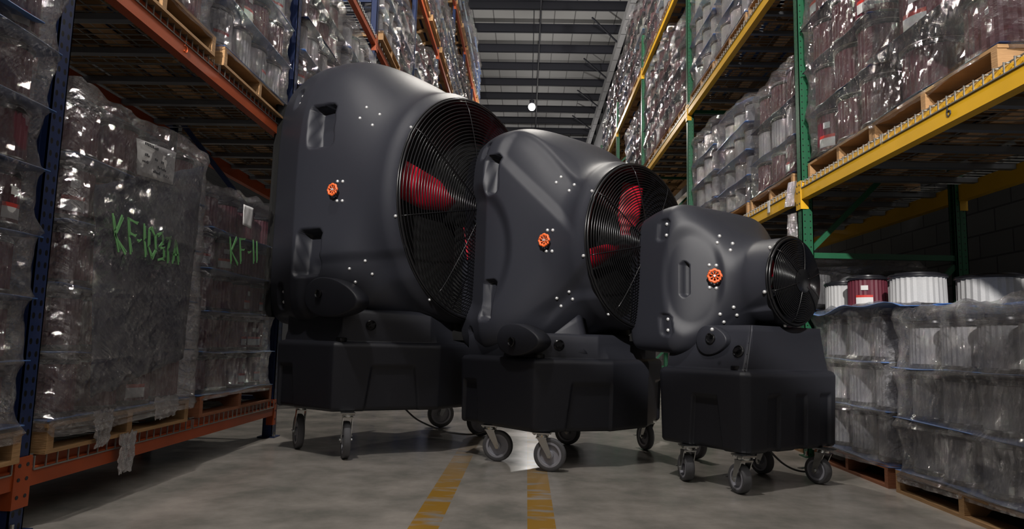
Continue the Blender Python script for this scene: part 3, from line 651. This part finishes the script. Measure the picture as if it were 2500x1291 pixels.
        rm = MB(); rm.lathe([(0.001, -w_ * 0.15), (R_ * 0.6, -w_ * 0.15), (R_ * 0.62, -w_ * 0.42), (R_ * 0.75, -w_ * 0.42), (R_ * 0.75, w_ * 0.42), (R_ * 0.62, w_ * 0.42), (R_ * 0.6, w_ * 0.15), (0.001, w_ * 0.15)], 32, yrot, False, False)
        rm.lathe([(R_ * 0.24, -w_ * 0.5), (R_ * 0.24, w_ * 0.5)], 20, yrot)
        for a in range(4):
            d = Vector((cos(a * pi / 2 + 0.5), 0, sin(a * pi / 2 + 0.5))); rm.bar(Vector((0, 0, R_)) + d * R_ * 0.2, Vector((0, 0, R_)) + d * R_ * 0.64, 0.010, w_ * 0.8)
        rm.build('rim', 'rim', cst)
        fk = MB(); zt_ = s['z0'] - 0.03; ox = 0.05 * R_ / 0.1
        for sg in (-1, 1):
            y = sg * (w_ / 2 + 0.007)
            fk.loft([[Vector((ox + 0.030, yy, zt_)), Vector((ox - 0.030, yy, zt_)), Vector((-0.017, yy, R_)), Vector((-0.008, yy, R_ - 0.018)), Vector((0.008, yy, R_ - 0.018)), Vector((0.017, yy, R_))] for yy in (y - 0.0025, y + 0.0025)])
        fk.box((ox - 0.034, -w_ / 2 - 0.010, zt_ - 0.004), (ox + 0.034, w_ / 2 + 0.010, zt_ + 0.004))
        fk.build('fork', 'steel', cst)
        tp = MB(); tp.lathe([(0.034, zt_ + 0.004), (0.038, zt_ + 0.014), (0.03, zt_ + 0.024)], 20, Matrix.Translation((ox, 0, 0))); tp.box((ox - 0.055, -0.045, s['z0'] - 0.006), (ox + 0.055, 0.045, s['z0'] + 0.002))
        for bx in (-0.042, 0.042):
            for by in (-0.034, 0.034): tp.lathe([(0.008, s['z0'] - 0.014), (0.008, s['z0'] - 0.005)], 6, Matrix.Translation((ox + bx, by, 0)))
        tp.build('mounting_plate', 'steel', cst)
        MB().lathe([(0.010, -w_ / 2 - 0.018), (0.010, w_ / 2 + 0.018)], 8, yrot).build('axle', 'steel', cst)
        if brake:
            bk = MB(); bk.bar((-0.02, w_ / 2 + 0.012, R_ + 0.02), (-R_ - 0.035, w_ / 2 + 0.02, R_ * 0.9), 0.02, 0.004); bk.bar((-R_ - 0.03, -w_ / 2, R_ * 0.9), (-R_ - 0.03, w_ / 2 + 0.02, R_ * 0.9), 0.03, 0.004); bk.build('brake_pedal', 'steel', cst)
    return t, housing, tank, m, tk
s_casters = {  # wheel contact x, y, heading, brake
 1: [(-1.57, 4.76, -62, True), (-1.15, 4.42, -70, True), (-0.36, 5.62, 20, False), (-0.75, 6.1, 20, False)],
 2: [(-0.18, 4.66, 168, False), (0.16, 4.35, 166, False), (0.93, 5.35, -70, True), (0.34, 5.49, 160, False), (1.22, 4.98, -60, False)],
 3: [(1.0, 4.31, -84, True), (1.23, 3.99, -74, True), (1.82, 4.34, -60, True), (1.57, 4.62, -60, False)],
}
for num in (1, 2, 3): COOL = cooler(num)

# ------------------------------------------------------------------ pallets
def pallet_proto(wood, wood2, sx, sy):
    t = thing('pallet', 'x', 'pallet', (0, 0, -50))
    rnd = random.Random(3)
    for yy in (0.0, sy / 2 - 0.02, sy - 0.04):
        m = MB(); c = [(0, 0), (0.10 * sx, 0), (0.13 * sx, 0.03), (0.30 * sx, 0.03), (0.33 * sx, 0), (0.67 * sx, 0), (0.70 * sx, 0.03), (0.87 * sx, 0.03), (0.90 * sx, 0), (sx, 0), (sx, 0.09), (0, 0.09)]
        vs0 = [Vector((a, yy, 0.017 + b)) for a, b in c]; vs1 = [Vector((a, yy + 0.042, 0.017 + b)) for a, b in c]
        m.loft([vs0, vs1]); m.build('stringer', wood, t)
    n = 7
    for k in range(n):
        w = 0.135 if k in (0, n - 1) else 0.10
        x = (sx - w) * k / (n - 1); MB().box((x, -0.004, 0.107), (x + w, sy + 0.004, 0.125 + rnd.uniform(-0.001, 0.001))).build('deck_board', wood2 if k == 0 else wood, t)
    for k in range(3):
        x = (sx - 0.12) * k / 2; MB().box((x, -0.003, 0.0), (x + 0.12, sy + 0.003, 0.017)).build('bottom_board', wood, t)
    return t
PS = (1.02, 1.17)
pal_protos = {'wood': pallet_proto('wood', 'wood', *PS), 'wood_red': pallet_proto('wood_red', 'wood_red', *PS)}
# ------------------------------------------------------------------ air filters
def filter_proto(kind, fine, label_sheet):
    t = thing('air_filter', 'x', 'air filter', (0, 0, -50))
    n = 56 if fine else 20; m = MB(); rings = []
    for z in (0.08, 0.5, 0.92):
        rings.append([Vector(((1 - (0.035 if j % 2 else 0.0) + 0.02 * (0.5 - z)) * 0.94 * cos(2 * pi * j / n), (1 - (0.035 if j % 2 else 0.0) + 0.02 * (0.5 - z)) * 0.94 * sin(2 * pi * j / n), z)) for j in range(n)])
    m.loft(rings, False, False); body = m.build('pleated_body', kind, t)
    k = 28 if fine else 14
    MB().lathe([(0.55, 0.0), (0.97, 0.0), (1.0, 0.02), (1.0, 0.07), (0.96, 0.10), (0.9, 0.10)], k, cap0=True, cap1=True).build('rubber_end', 'rubber', t, True)
    MB().lathe([(0.90, 0.90), (0.97, 0.90), (1.0, 0.92), (1.0, 0.975), (0.95, 1.0), (0.78, 1.0), (0.76, 1.05), (0.62, 1.05), (0.60, 0.98), (0.60, 0.93)], k, cap0=False, cap1=True).build('rubber_end', 'rubber', t, True)
    if label_sheet:
        for (a0, a1, z0, z1, mt, nm) in ((-0.42, 0.42, 0.16, 0.36, 'paper', 'paper_label'), (-0.42, 0.42, 0.36, 0.43, 'red_print', 'red_stripe'), (-0.15, 0.2, 0.58, 0.72, 'paper', 'paper_label')):
            q = MB(); r0 = [Vector((0.965 * cos(a0 + (a1 - a0) * i / 6), 0.965 * sin(a0 + (a1 - a0) * i / 6), z0)) for i in range(7)]
            r1 = [Vector((v.x, v.y, z1)) for v in r0]; r2 = [Vector((v.x * 1.004, v.y * 1.004, z1)) for v in r0]; r3 = [Vector((v.x * 1.004, v.y * 1.004, z0)) for v in r0]
            vs = r0 + r1 + r2 + r3; fs = []
            for g in range(4):
                for i2 in range(6): fs.append((g * 7 + i2, g * 7 + i2 + 1, ((g + 1) % 4) * 7 + i2 + 1, ((g + 1) % 4) * 7 + i2))
            q.add(vs, fs); q.build(nm, mt, t)
    return t
FP = {(k, f, l): filter_proto(k, f, l) for k in ('burgundy', 'grey_gauze') for f in (True, False) for l in (True, False)}
filters = []      # collected, the nearest become individual things
def add_filter(x, y, z, r, h, kind, desc, labelled=False, az=None, layer=0, place=''):
    filters.append(dict(place=place, p=(x, y, z), r=r, h=h, kind=kind, desc=desc, lab=labelled, az=az, layer=layer))

# ------------------------------------------------------------------ stretch film around a stack
def rrect(s, hx, hy, rc):
    """point and outward direction at parameter s in 0..1 on a rounded rectangle"""
    P = 4 * (hx + hy); d = s * P
    segs = [((hx, -hy), (0, 1), 2 * hy), ((hx, hy), (-1, 0), 2 * hx), ((-hx, hy), (0, -1), 2 * hy), ((-hx, -hy), (1, 0), 2 * hx)]
    for (p, v, L) in segs:
        if d <= L:
            x, y = p[0] + v[0] * d, p[1] + v[1] * d; break
        d -= L
    else: x, y = segs[0][0]
    cx = max(-hx + rc, min(hx - rc, x)); cy = max(-hy + rc, min(hy - rc, y))
    dx, dy = x - cx, y - cy; l = math.hypot(dx, dy)
    if l > 1e-6: return cx + dx / l * rc, cy + dy / l * rc, dx / l, dy / l
    return x, y, 0, 0
def film_mesh(cx, cy, z0, zt, hx, hy, lh, seed, fine, skirt=0.035, top_drop=0.0, lean=(0, 0), pull=0.03):
    rnd = random.Random(seed); na = 150 if fine else 72; nl = max(1, int(round((zt - z0) / lh))); per = 14 if fine else 8
    m = MB(); rings = []; zs = []
    for q in range(3): zs.append((z0 - skirt * (1 - q / 3.0), -1))
    for l in range(nl):
        for q in range(per): zs.append((z0 + lh * (l + q / per), q / per))
    zs.append((z0 + lh * nl, 0.0))
    off = seed * 3.17
    for (z, f) in zs:
        ring = []
        for j in range(na):
            s = j / na; x, y, nx, ny = rrect(s, hx, hy, 0.07)
            if abs(nx) + abs(ny) < 0.5:
                nx, ny = (1, 0) if abs(abs(x) - hx) < 1e-5 and x > 0 else (-1, 0) if abs(abs(x) - hx) < 1e-5 else (0, 1) if y > 0 else (0, -1)
            ang = 4 * (hx + hy) * s
            zz = z + 0.045 * noise.noise(Vector((ang * 0.9 + off, 0, z * 1.2)))
            p = -pull * abs(sin(pi * f)) ** 0.55 * (1 + 0.5 * noise.noise(Vector((ang * 3 + off, z * 1.5, 3)))) if f >= 0 else -0.012
            w = 0.026 * noise.noise(Vector((x * 4 + off, y * 4 + z * 3, z * 3))) + 0.014 * noise.noise(Vector((x * 11 + z * 9, y * 11 + off, z * 14))) + 0.006 * noise.noise(Vector((ang * 30 + off, z * 22, 1)))
            d = 0.012 + p + w
            tt = (z - z0) / max(0.1, zt - z0)
            ring.append(Vector((cx + x + nx * d + lean[0] * tt, cy + y + ny * d + lean[1] * tt, zz)))
        rings.append(ring)
    # closing cap: puffed, crumpled, sinking over the tops
    top = rings[-1]; ctr = Vector((cx + lean[0], cy + lean[1], 0))
    for q, (sc, up) in enumerate(((0.985, 0.035), (0.93, 0.055), (0.80, 0.05), (0.6, 0.045), (0.35, 0.04), (0.08, 0.04))):
        rings.append([Vector((ctr.x + (p.x - ctr.x) * sc, ctr.y + (p.y - ctr.y) * sc, p.z + up + top_drop * (1 - sc) + 0.05 * noise.noise(Vector((p.x * 6 + q, p.y * 6, off))))) for p in top])
    m.loft(rings, False, True); return m
def sheet_mesh(hx, hy, seed, th=0.005, amp=0.02):
    m = MB(); nx, ny = 14, 16; vs = []
    for s in (0, 1):
        for i2 in range(nx + 1):
            for j in range(ny + 1):
                x = -hx + 2 * hx * i2 / nx; y = -hy + 2 * hy * j / ny
                e = max(abs(x) / hx, abs(y) / hy) ** 6
                vs.append((x, y, s * th + e * amp * noise.noise(Vector((x * 2.3 + seed, y * 2.3, seed * 0.7)))))
    n = (nx + 1) * (ny + 1); fs = []
    for i2 in range(nx):
        for j in range(ny):
            a = i2 * (ny + 1) + j; fs.append((a, a + 1, a + ny + 2, a + ny + 1)); fs.append((n + a, n + a + ny + 1, n + a + ny + 2, n + a + 1))
    def edge(a, b): fs.append((a, b, n + b, n + a))
    for i2 in range(nx): edge(i2 * (ny + 1), (i2 + 1) * (ny + 1)); edge((i2 + 1) * (ny + 1) + ny, i2 * (ny + 1) + ny)
    for j in range(ny): edge(j + 1, j); edge(nx * (ny + 1) + j, nx * (ny + 1) + j + 1)
    return m.add(vs, fs)
SHEETS = {}
def sheet(cx, cy, z, hx, hy, seed, label, material='sheet', rz=0.0, amp=0.02):
    key = (round(hx, 2), round(hy, 2), seed % 4, material, amp)
    if key not in SHEETS: o = sheet_mesh(hx, hy, seed % 4, amp=amp).build('slip_sheet', material, None, 'all'); SHEETS[key] = o
    else: o = SHEETS[key].copy(); C.objects.link(o)
    o.location = (cx, cy, z); o.rotation_euler = (0, 0, rz)
    return tag(o, label, 'sheet', 'slip sheets between filter layers')
nstack = [0]
def stack(side, y0, z, layers, lh, kinds, desc, near=False, r=0.125, mode='rows', film='film', xo=0.0, sy=PS[1], pal='wood', wrap=True, on='', lean=(0, 0), extra=0.0, pull=0.03, top_drop=0.0, hxa=0.0):
    """one pallet load. side -1 left rack, +1 right rack; y0 nearer edge; z height the pallet stands on"""
    nstack[0] += 1; sd = nstack[0]; rnd = random.Random(sd * 13)
    sx = PS[0]
    xf = (XL + 0.03 - sx + xo) if side < 0 else (XR + 0.03 + xo)
    p = dup(pal_protos[pal], (xf, y0, z), 0, 'wooden pallet under the ' + desc, 'pallets in the racks', scale=(1, sy / PS[1], 1))
    zb = z + 0.128; cx, cy = xf + sx / 2, y0 + sy / 2; hx, hy = sx / 2 + 0.005, sy / 2 + 0.012
    ny = max(2, int(sy / (2 * r + 0.012))); nx = max(2, int(sx / (2 * r + 0.012)))
    px, py = sx / nx, sy / ny
    for l in range(layers):
        kind = kinds[l % len(kinds)] if isinstance(kinds, (list, tuple)) else kinds
        zl = zb + lh * l
        tt = l / max(1, layers)
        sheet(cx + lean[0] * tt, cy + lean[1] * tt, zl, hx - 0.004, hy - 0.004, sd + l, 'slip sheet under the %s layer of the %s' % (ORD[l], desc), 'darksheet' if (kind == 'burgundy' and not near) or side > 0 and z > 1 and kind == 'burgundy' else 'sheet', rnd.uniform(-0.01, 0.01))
        for i2 in range(nx):
            for j in range(ny):
                ais = (i2 == nx - 1) if side < 0 else (i2 == 0)
                sec = (i2 == nx - 2) if side < 0 else (i2 == 1)
                if mode == 'row' and not ais: continue
                if mode == 'rows' and not (ais or (sec and j == 0)): continue
                if mode == 'ell' and not (ais or j == 0): continue
                if mode == 'end' and j < ny - 2: continue
                x = xf + px * (i2 + 0.5) + rnd.uniform(-0.006, 0.006) + lean[0] * tt; y = y0 + py * (j + 0.5) + rnd.uniform(-0.006, 0.006) + lean[1] * tt
                add_filter(x, y, zl + 0.008, r * rnd.uniform(0.96, 1.0), lh - 0.032, kind, desc, rnd.random() < 0.3, (0 if side < 0 else pi) + rnd.uniform(-0.7, 0.2) * (1 if side < 0 else -1), l, '%s row %s' % (['front', 'inner', 'third', 'fourth'][min(3, (nx - 1 - i2) if side < 0 else i2)], nth[j]))
    zt = zb + lh * layers
    f = None
    if wrap:
        f = film_mesh(cx, cy, zb, zt + extra, hx + hxa, hy, lh, sd, near, lean=lean, pull=pull, top_drop=top_drop).build('stretch_film', film, None, 'all')
        tag(f, 'crumpled clear stretch film around the ' + desc, 'stretch film', 'stretch film around pallet loads')
    return dict(film=f, cx=cx, cy=cy, xf=xf, x1=xf + sx, y0=y0, y1=y0 + sy, zb=zb, zt=zt)
B_, G_ = 'burgundy', 'grey_gauze'
# left rack, bottom level
sA0 = stack(-1, 1.44, 0.292, 7, 0.250, B_, 'tall stack at the left edge', True, 0.115, 'end', xo=0.04)
sA = stack(-1, 2.81, 0.292, 5, 0.285, B_, 'stack marked KF-1037A', True, 0.118, 'rows', pull=0.012, hxa=0.03)
sB = stack(-1, 4.16, 0.292, 5, 0.262, B_, 'second marked stack, left shelf', True, 0.125, 'rows', pal='wood_red', xo=-0.02)
# left rack upper levels
stack(-1, 2.80, 2.507, 4, 0.30, [B_, G_], 'load above the marked stack', True, 0.13, 'rows')
stack(-1, 4.10, 2.507, 4, 0.33, [G_, B_], 'load left of the large cooler top', True, 0.14, 'ell')
for k in range(2, 9):
    for j in range(1, 5):
        z = LLEV[j] + 0.007
        if (k >= 4 and j == 1) or (k == 2 and j > 1) or (k == 3 and j > 2) or (k in (4, 5) and j > 3): continue
        if k >= 6 and j == 2: continue
        for q in range(2):
            y0 = LPOST[k] + 0.10 + q * 1.30
            L_ = [5, 4, 6, 5, 4][(k * 3 + j * 2 + q) % 5]
            if k == 2 and j == 1: L_ = 5
            if j < 4 and L_ > 5: L_ = 5
            stack(-1, y0, z, L_, 0.31, [B_, B_, G_] if (k + q) % 3 else G_, '%s load, left bay %s, %s level' % (['nearer', 'farther'][q], nth[k], ORD[j]), False, 0.14, 'row', xo=0.03 * ((k + q) % 2))
# right rack, floor level
sF1 = stack(1, 2.86, 0.0, 3, 0.285, G_, 'floor stack at the right edge', True, 0.135, 'ell', pull=0.03, film='film_milky')
sF2 = stack(1, 4.12, 0.0, 3, 0.30, G_, 'low floor stack beside small cooler', True, 0.125, 'ell', pal='wood_red', pull=0.03, sy=1.02, film='film_milky')
stack(1, 5.40, 0.0, 4, 0.33, [B_, G_], 'floor stack behind the green post', True, 0.14, 'ell', xo=0.02)
stack(1, 6.65, 0.0, 4, 0.30, G_, 'second floor stack behind the post', False, 0.14, 'ell')
# right rack first shelf
stack(1, 3.02, RLEV[0] + 0.007, 4, 0.40, B_, 'big load, top right edge', True, 0.19, 'ell', pull=0.03)
stack(1, 4.12, RLEV[0] + 0.007, 4, 0.36, B_, 'load above the green post bracket', True, 0.16, 'ell', sy=1.0, lean=(-0.02, 0.05))
stack(1, 5.42, RLEV[0] + 0.007, 3, 0.33, [B_, G_], 'leaning load left of near post', True, 0.15, 'ell', sy=1.05, lean=(0.05, 0.06))
stack(1, 6.56, RLEV[0] + 0.007, 4, 0.27, G_, 'middle load, lowest right shelf', True, 0.13, 'ell', sy=1.05)
stack(1, 7.72, RLEV[0] + 0.007, 4, 0.31, G_, 'load beside the farther green post', True, 0.15, 'ell', sy=1.08)
# right rack above and beyond
for (k, j, q, L_, kd) in [(1, 1, 0, 4, B_), (1, 1, 1, 4, G_), (1, 1, 2, 5, G_), (2, 1, 0, 4, [B_, B_]), (2, 1, 1, 5, B_), (2, 1, 2, 5, [B_]), (2, 2, 0, 5, G_), (2, 2, 1, 4, G_), (2, 2, 2, 5, B_),
                          (3, 1, 0, 4, B_), (3, 1, 1, 4, G_), (3, 2, 0, 4, [G_, B_]), (3, 2, 1, 5, B_), (3, 2, 2, 4, G_), (4, 2, 0, 4, B_), (4, 2, 1, 4, [B_, G_]), (4, 2, 2, 3, G_)]:
    if k + 1 >= len(RPOST): y00 = RPOST[-1]
    else: y00 = RPOST[k]
    stack(1, y00 + 0.1 + q * 1.2, RLEV[j] + 0.007, L_, 0.33 if j == 1 else 0.36, kd, '%s load, right bay %s, %s shelf' % (['nearest', 'middle', 'farthest'][q], nth[k], ['lowest', 'middle', 'top'][j]), k < 2, 0.15, 'row' if k > 1 else 'ell', sy=1.12)
# loose filters standing on the low stack
zt = sF2['zt']
o = sheet(2.62, 4.50, zt + 0.012, 0.53, 0.66, 2, 'wavy bright blue sheet under the loose filters', amp=0.10)
o2 = sheet(2.70, 4.28, zt + 0.030, 0.45, 0.42, 3, 'upper blue sheet lying over the wavy one', amp=0.06)
for n_, (x, y, r, h, kd, lb, az) in enumerate([(2.30, 4.98, 0.125, 0.21, G_, False, 0), (2.31, 4.64, 0.130, 0.22, B_, True, -2.2), (2.42, 4.24, 0.165, 0.20, G_, False, 0), (2.86, 4.22, 0.20, 0.20, G_, False, 0), (2.72, 4.66, 0.13, 0.2, B_, True, -1.6), (2.75, 5.0, 0.13, 0.22, G_, False, 0)]):
    add_filter(x, y, zt + 0.042, r, h, kd, 'loose on blue sheet, %s from left' % ['first', 'second', 'third', 'fourth', 'fifth', 'sixth'][n_], lb, az, 99)
add_filter(2.92, 3.36, sF1['zt'] + 0.02, 0.15, 0.24, G_, 'topmost at the right edge', False, 0, 99)

# place the filters: the 300 that show largest one by one, the rest in one mass
filters.sort(key=lambda f: Vector(f['p']).length / f['r'] * (1.0 if 'inner' not in f['place'] else 1.3))
word = {B_: 'burgundy', G_: 'grey'}
for f in filters[:299]:
    dist = Vector(f['p']).length; w = word[f['kind']]
    pr_ = FP[(f['kind'], dist < 7.5, bool(f['lab']))]
    if f['layer'] == 99: lab = '%s pleated filter with black rubber ends, %s' % (w, f['desc'])
    else: lab = '%s pleated filter, %s, %s layer, %s' % (w, f['place'], ORD[f['layer']], f['desc'])
    dup(pr_, f['p'], f['az'] or 0, lab, 'air filters, %s' % f['desc'], scale=(f['r'], f['r'], f['h']))
bodies = {B_: MB(), G_: MB()}; caps = MB()
for f in filters[299:]:
    x, y, z = f['p']; r, h = f['r'], f['h']; T = Matrix.Translation((x, y, z))
    bodies[f['kind']].lathe([(r * 0.94, 0.08 * h), (r * 0.92, 0.92 * h)], 14, T, False, False)
    caps.lathe([(r, 0), (r, 0.09 * h), (r * 0.9, 0.1 * h)], 14, T)
    caps.lathe([(r * 0.9, 0.9 * h), (r, 0.92 * h), (r, h), (r * 0.7, h)], 14, T)
o = thing('air_filter', 'mass of air filters inside the far wrapped loads down the aisle', 'air filter', (0, 0, 0)); o['kind'] = 'stuff'
bodies[B_].build('pleated_body', B_, o, True); bodies[G_].build('pleated_body', G_, o, True); caps.build('rubber_end', 'rubber', o, True)
# hide nothing: remove the prototypes themselves
for pr_ in list(FP.values()) + list(pal_protos.values()):
    for ch in list(pr_.children): bpy.data.objects.remove(ch)
    bpy.data.objects.remove(pr_)

# ------------------------------------------------------------------ writing, covers, tails, pouches, cords
def strokes(name, polys, x, r, material, parent=None):
    m = MB()
    for p in polys: m.tube([(x + 0.0, a, c) for a, c in p], r, 5)
    return m.build(name, material, parent, 'all')
def hang_sheet(name, corners, material, amp, th=0.003, n=22, seed=1, rag=0.0):
    """a hanging sheet through four 3-D corners (lower near, lower far, upper far, upper near)"""
    c = [Vector(q) for q in corners]; vs = []; nrm = (c[1] - c[0]).cross(c[3] - c[0]).normalized()
    for s in (0, 1):
        for i2 in range(n + 1):
            for j in range(n + 1):
                u, v = i2 / n, j / n; p = (c[0] * (1 - u) + c[1] * u) * (1 - v) + (c[3] * (1 - u) + c[2] * u) * v
                w = amp * (noise.noise(Vector((u * 3.1 + seed, v * 1.3, seed))) + 0.5 * noise.noise(Vector((u * 8 + v * 5, v * 4, seed * 2.0))))
                e = rag * noise.noise(Vector((u * 7 + seed, v * 7, 5))) if (i2 in (0, n) or j in (0, n)) else 0
                vs.append(p + nrm * (w + s * th) + (c[1] - c[0]).normalized() * e + Vector((0, 0, e)))
    k = (n + 1) ** 2; fs = []
    for i2 in range(n):
        for j in range(n):
            a = i2 * (n + 1) + j; fs.append((a, a + n + 1, a + n + 2, a + 1)); fs.append((k + a, k + a + 1, k + a + n + 2, k + a + n + 1))
    for i2 in range(n):
        a = i2 * (n + 1); fs.append((a, k + a, k + a + n + 1, a + n + 1)); a += n; fs.append((a, a + n + 1, k + a + n + 1, k + a))
        a = i2; fs.append((a, a + 1, k + a + 1, k + a)); a = n * (n + 1) + i2; fs.append((a, k + a, k + a + 1, a + 1))
    m = MB(); m.add(vs, fs); return m.build(name, material, None, 'all')
cv = hang_sheet('cover_sheet', [(-1.965, 3.06, 0.50), (-1.965, 3.86, 0.66), (-1.965, 3.93, 1.80), (-1.965, 2.95, 1.46)], 'darksheet', 0.005, seed=4, rag=0.02)
tag(cv, 'dark navy sheet under the film of the stack marked KF-1037A', 'sheet')
K1 = [[(3.019, 1.341), (3.042, 1.269), (3.087, 1.176)], [(3.093, 1.346), (3.051, 1.247), (3.139, 1.171)], [(3.139, 1.345), (3.159, 1.259), (3.184, 1.177)], [(3.14, 1.341), (3.216, 1.328)], [(3.156, 1.276), (3.211, 1.265)], [(3.228, 1.249), (3.255, 1.249)], [(3.277, 1.339), (3.289, 1.259), (3.312, 1.179)], [(3.324, 1.316), (3.33, 1.233), (3.367, 1.18), (3.398, 1.222), (3.38, 1.294), (3.337, 1.327), (3.324, 1.316)], [(3.401, 1.303), (3.445, 1.319), (3.46, 1.274), (3.43, 1.243), (3.473, 1.241), (3.481, 1.19), (3.429, 1.175)], [(3.484, 1.299), (3.528, 1.306), (3.513, 1.242), (3.524, 1.173)], [(3.587, 1.304), (3.573, 1.179)], [(3.587, 1.304), (3.632, 1.181)], [(3.57, 1.223), (3.621, 1.225)]]
K2 = [[(4.309, 1.432), (4.348, 1.27)], [(4.406, 1.447), (4.342, 1.345), (4.448, 1.268)], [(4.457, 1.449), (4.496, 1.287)], [(4.458, 1.444), (4.536, 1.45)], [(4.476, 1.374), (4.535, 1.376)], [(4.603, 1.372), (4.644, 1.377)], [(4.678, 1.469), (4.711, 1.313)], [(4.743, 1.47), (4.767, 1.325)]]
def brush(name, polys, x, label):
    m = MB()
    for p in polys:
        pp = [Vector((x, a, c)) for a, c in p]
        for k in range(len(pp) - 1): m.bar(pp[k], pp[k + 1] + (pp[k + 1] - pp[k]) * 0.06, 0.0035, 0.010, up=(0, 1, 0.01)); m.bar(pp[k] + Vector((0, 0.011, -0.01)), pp[k + 1] + Vector((0, 0.012, 0.008)), 0.003, 0.005, up=(0, 1, 0.01))
    o = m.build(name, 'green_marker', label); o['label'] = 'green hand-painted writing'; return o
brush('marker_writing', K1, -1.915, sA['film'])
brush('marker_writing', K2, -1.945, sB['film'])
sg = hang_sheet('paper_sign', [(-1.94, 3.22, 1.575), (-1.94, 3.55, 1.60), (-1.94, 3.56, 1.78), (-1.94, 3.19, 1.75)], 'paper', 0.006, n=8, seed=9)
tag(sg, 'white printed paper sheet under the film above the KF-1037A writing', 'paper sheet')
m = MB(); rnd = random.Random(5)
for row, (z, segs) in enumerate([(1.735, [(3.25, 3.38)]), (1.68, [(3.26, 3.31), (3.35, 3.39), (3.41, 3.44)]), (1.645, [(3.24, 3.30), (3.38, 3.47)]), (1.615, [(3.34, 3.42), (3.44, 3.50)])]):
    for a, c in segs:
        for k in range(max(2, int((c - a) / 0.014))):
            y = a + k * 0.014; m.box((-1.930, y, z), (-1.9285, y + 0.009, z + rnd.uniform(0.008, 0.016)))
m.build('print', 'ink', sg)
s2 = hang_sheet('paper_sign', [(-1.95, 4.50, 1.545), (-1.95, 4.64, 1.54), (-1.95, 4.66, 1.69), (-1.95, 4.49, 1.685)], 'paper', 0.004, n=8, seed=3); tag(s2, 'small white paper slip under the film of the second left stack', 'paper sheet')
for n_, (y0, y1, zt_, zb_, lab) in enumerate([(3.315, 3.41, 0.31, 0.115, 'long crumpled film tail hanging below the orange front beam'), (3.10, 3.20, 0.44, 0.27, 'short film tail hanging over the light pallet block'), (3.60, 3.80, 0.46, 0.34, 'torn film end hanging on the pallet under the marked stack')]):
    tag(hang_sheet('film_tail', [(-1.955, y0, zb_), (-1.955, y1, zb_ + 0.01), (-1.955, y1 + 0.03, zt_), (-1.955, y0 - 0.02, zt_)], 'pouch', 0.022, seed=11 + n_, rag=0.02), lab, 'film tail')
for n_, (c4, lab) in enumerate([([(2.06, 5.42, 1.93), (2.06, 5.22, 1.90), (2.06, 5.17, 2.09), (2.06, 5.33, 2.11)], 'clear document pouch hanging on the yellow beam joint at the green post'), ([(2.055, 5.35, 1.575), (2.055, 5.15, 1.55), (2.055, 5.17, 1.84), (2.055, 5.35, 1.855)], 'crumpled clear pouch taped to the green post below the beam'), ([(2.085, 5.87, 1.965), (2.085, 5.82, 1.965), (2.085, 5.82, 2.07), (2.085, 5.86, 2.07)], 'narrow white tag hanging on the yellow beam past the green post')]):
    tag(hang_sheet('document_pouch', c4, 'pouch' if n_ < 2 else 'paper', 0.010 if n_ < 2 else 0.003, seed=21 + n_, n=14, th=0.004, rag=0.008), lab, 'pouch')
def cord(pts, r, label):
    P = [Vector(p) for p in pts]; out = []
    for k in range(len(P) - 1):
        p0, p1, p2, p3 = P[max(0, k - 1)], P[k], P[k + 1], P[min(len(P) - 1, k + 2)]
        for q in range(8):
            t = q / 8; out.append(0.5 * ((2 * p1) + (p2 - p0) * t + (2 * p0 - 5 * p1 + 4 * p2 - p3) * t * t + (3 * p1 - p0 - 3 * p2 + p3) * t ** 3))
    m = MB(); m.tube(out + [P[-1]], r, 8); return tag(m.build('power_cord', 'cable', None, 'all'), label, 'cord')
cord([(-0.86, 4.88, 0.31), (-0.76, 4.93, 0.22), (-0.57, 5.0, 0.14), (-0.38, 4.92, 0.135), (-0.25, 4.78, 0.19), (-0.20, 4.72, 0.238)], 0.006, 'black power cord sagging from the large cooler to the medium one')
cord([(1.40, 3.98, 0.215), (1.56, 4.22, 0.11), (1.70, 4.38, 0.045), (1.80, 4.42, 0.03), (1.86, 4.44, 0.035), (1.84, 4.36, 0.21)], 0.006, 'power cord looping under the small cooler')
# bent cardboard and blue sheet over the loads on the lowest right shelf
tag(sheet_mesh(0.56, 0.50, 1, amp=0.05).build('slip_sheet', 'sheet', None, 'all', (-2.475, 1.985, 1.975)), 'bright blue sheet sticking out of the tall stack at the left edge', 'sheet')
cb = hang_sheet('cardboard_sheet', [(2.25, 7.0, 3.22), (2.3, 5.62, 3.10), (2.75, 5.62, 3.42), (2.65, 7.0, 3.30)], 'card', 0.05, th=0.006, seed=31); tag(cb, 'bent brown cardboard sheet lying on the load left of the near green post', 'cardboard sheet')
bs = hang_sheet('blue_sheet', [(2.2, 8.7, 3.42), (2.2, 7.1, 3.40), (2.9, 6.9, 3.55), (2.9, 8.6, 3.50)], 'sheet', 0.06, th=0.005, seed=33); tag(bs, 'blue sheet draped over the grey load on the lowest right shelf', 'sheet')
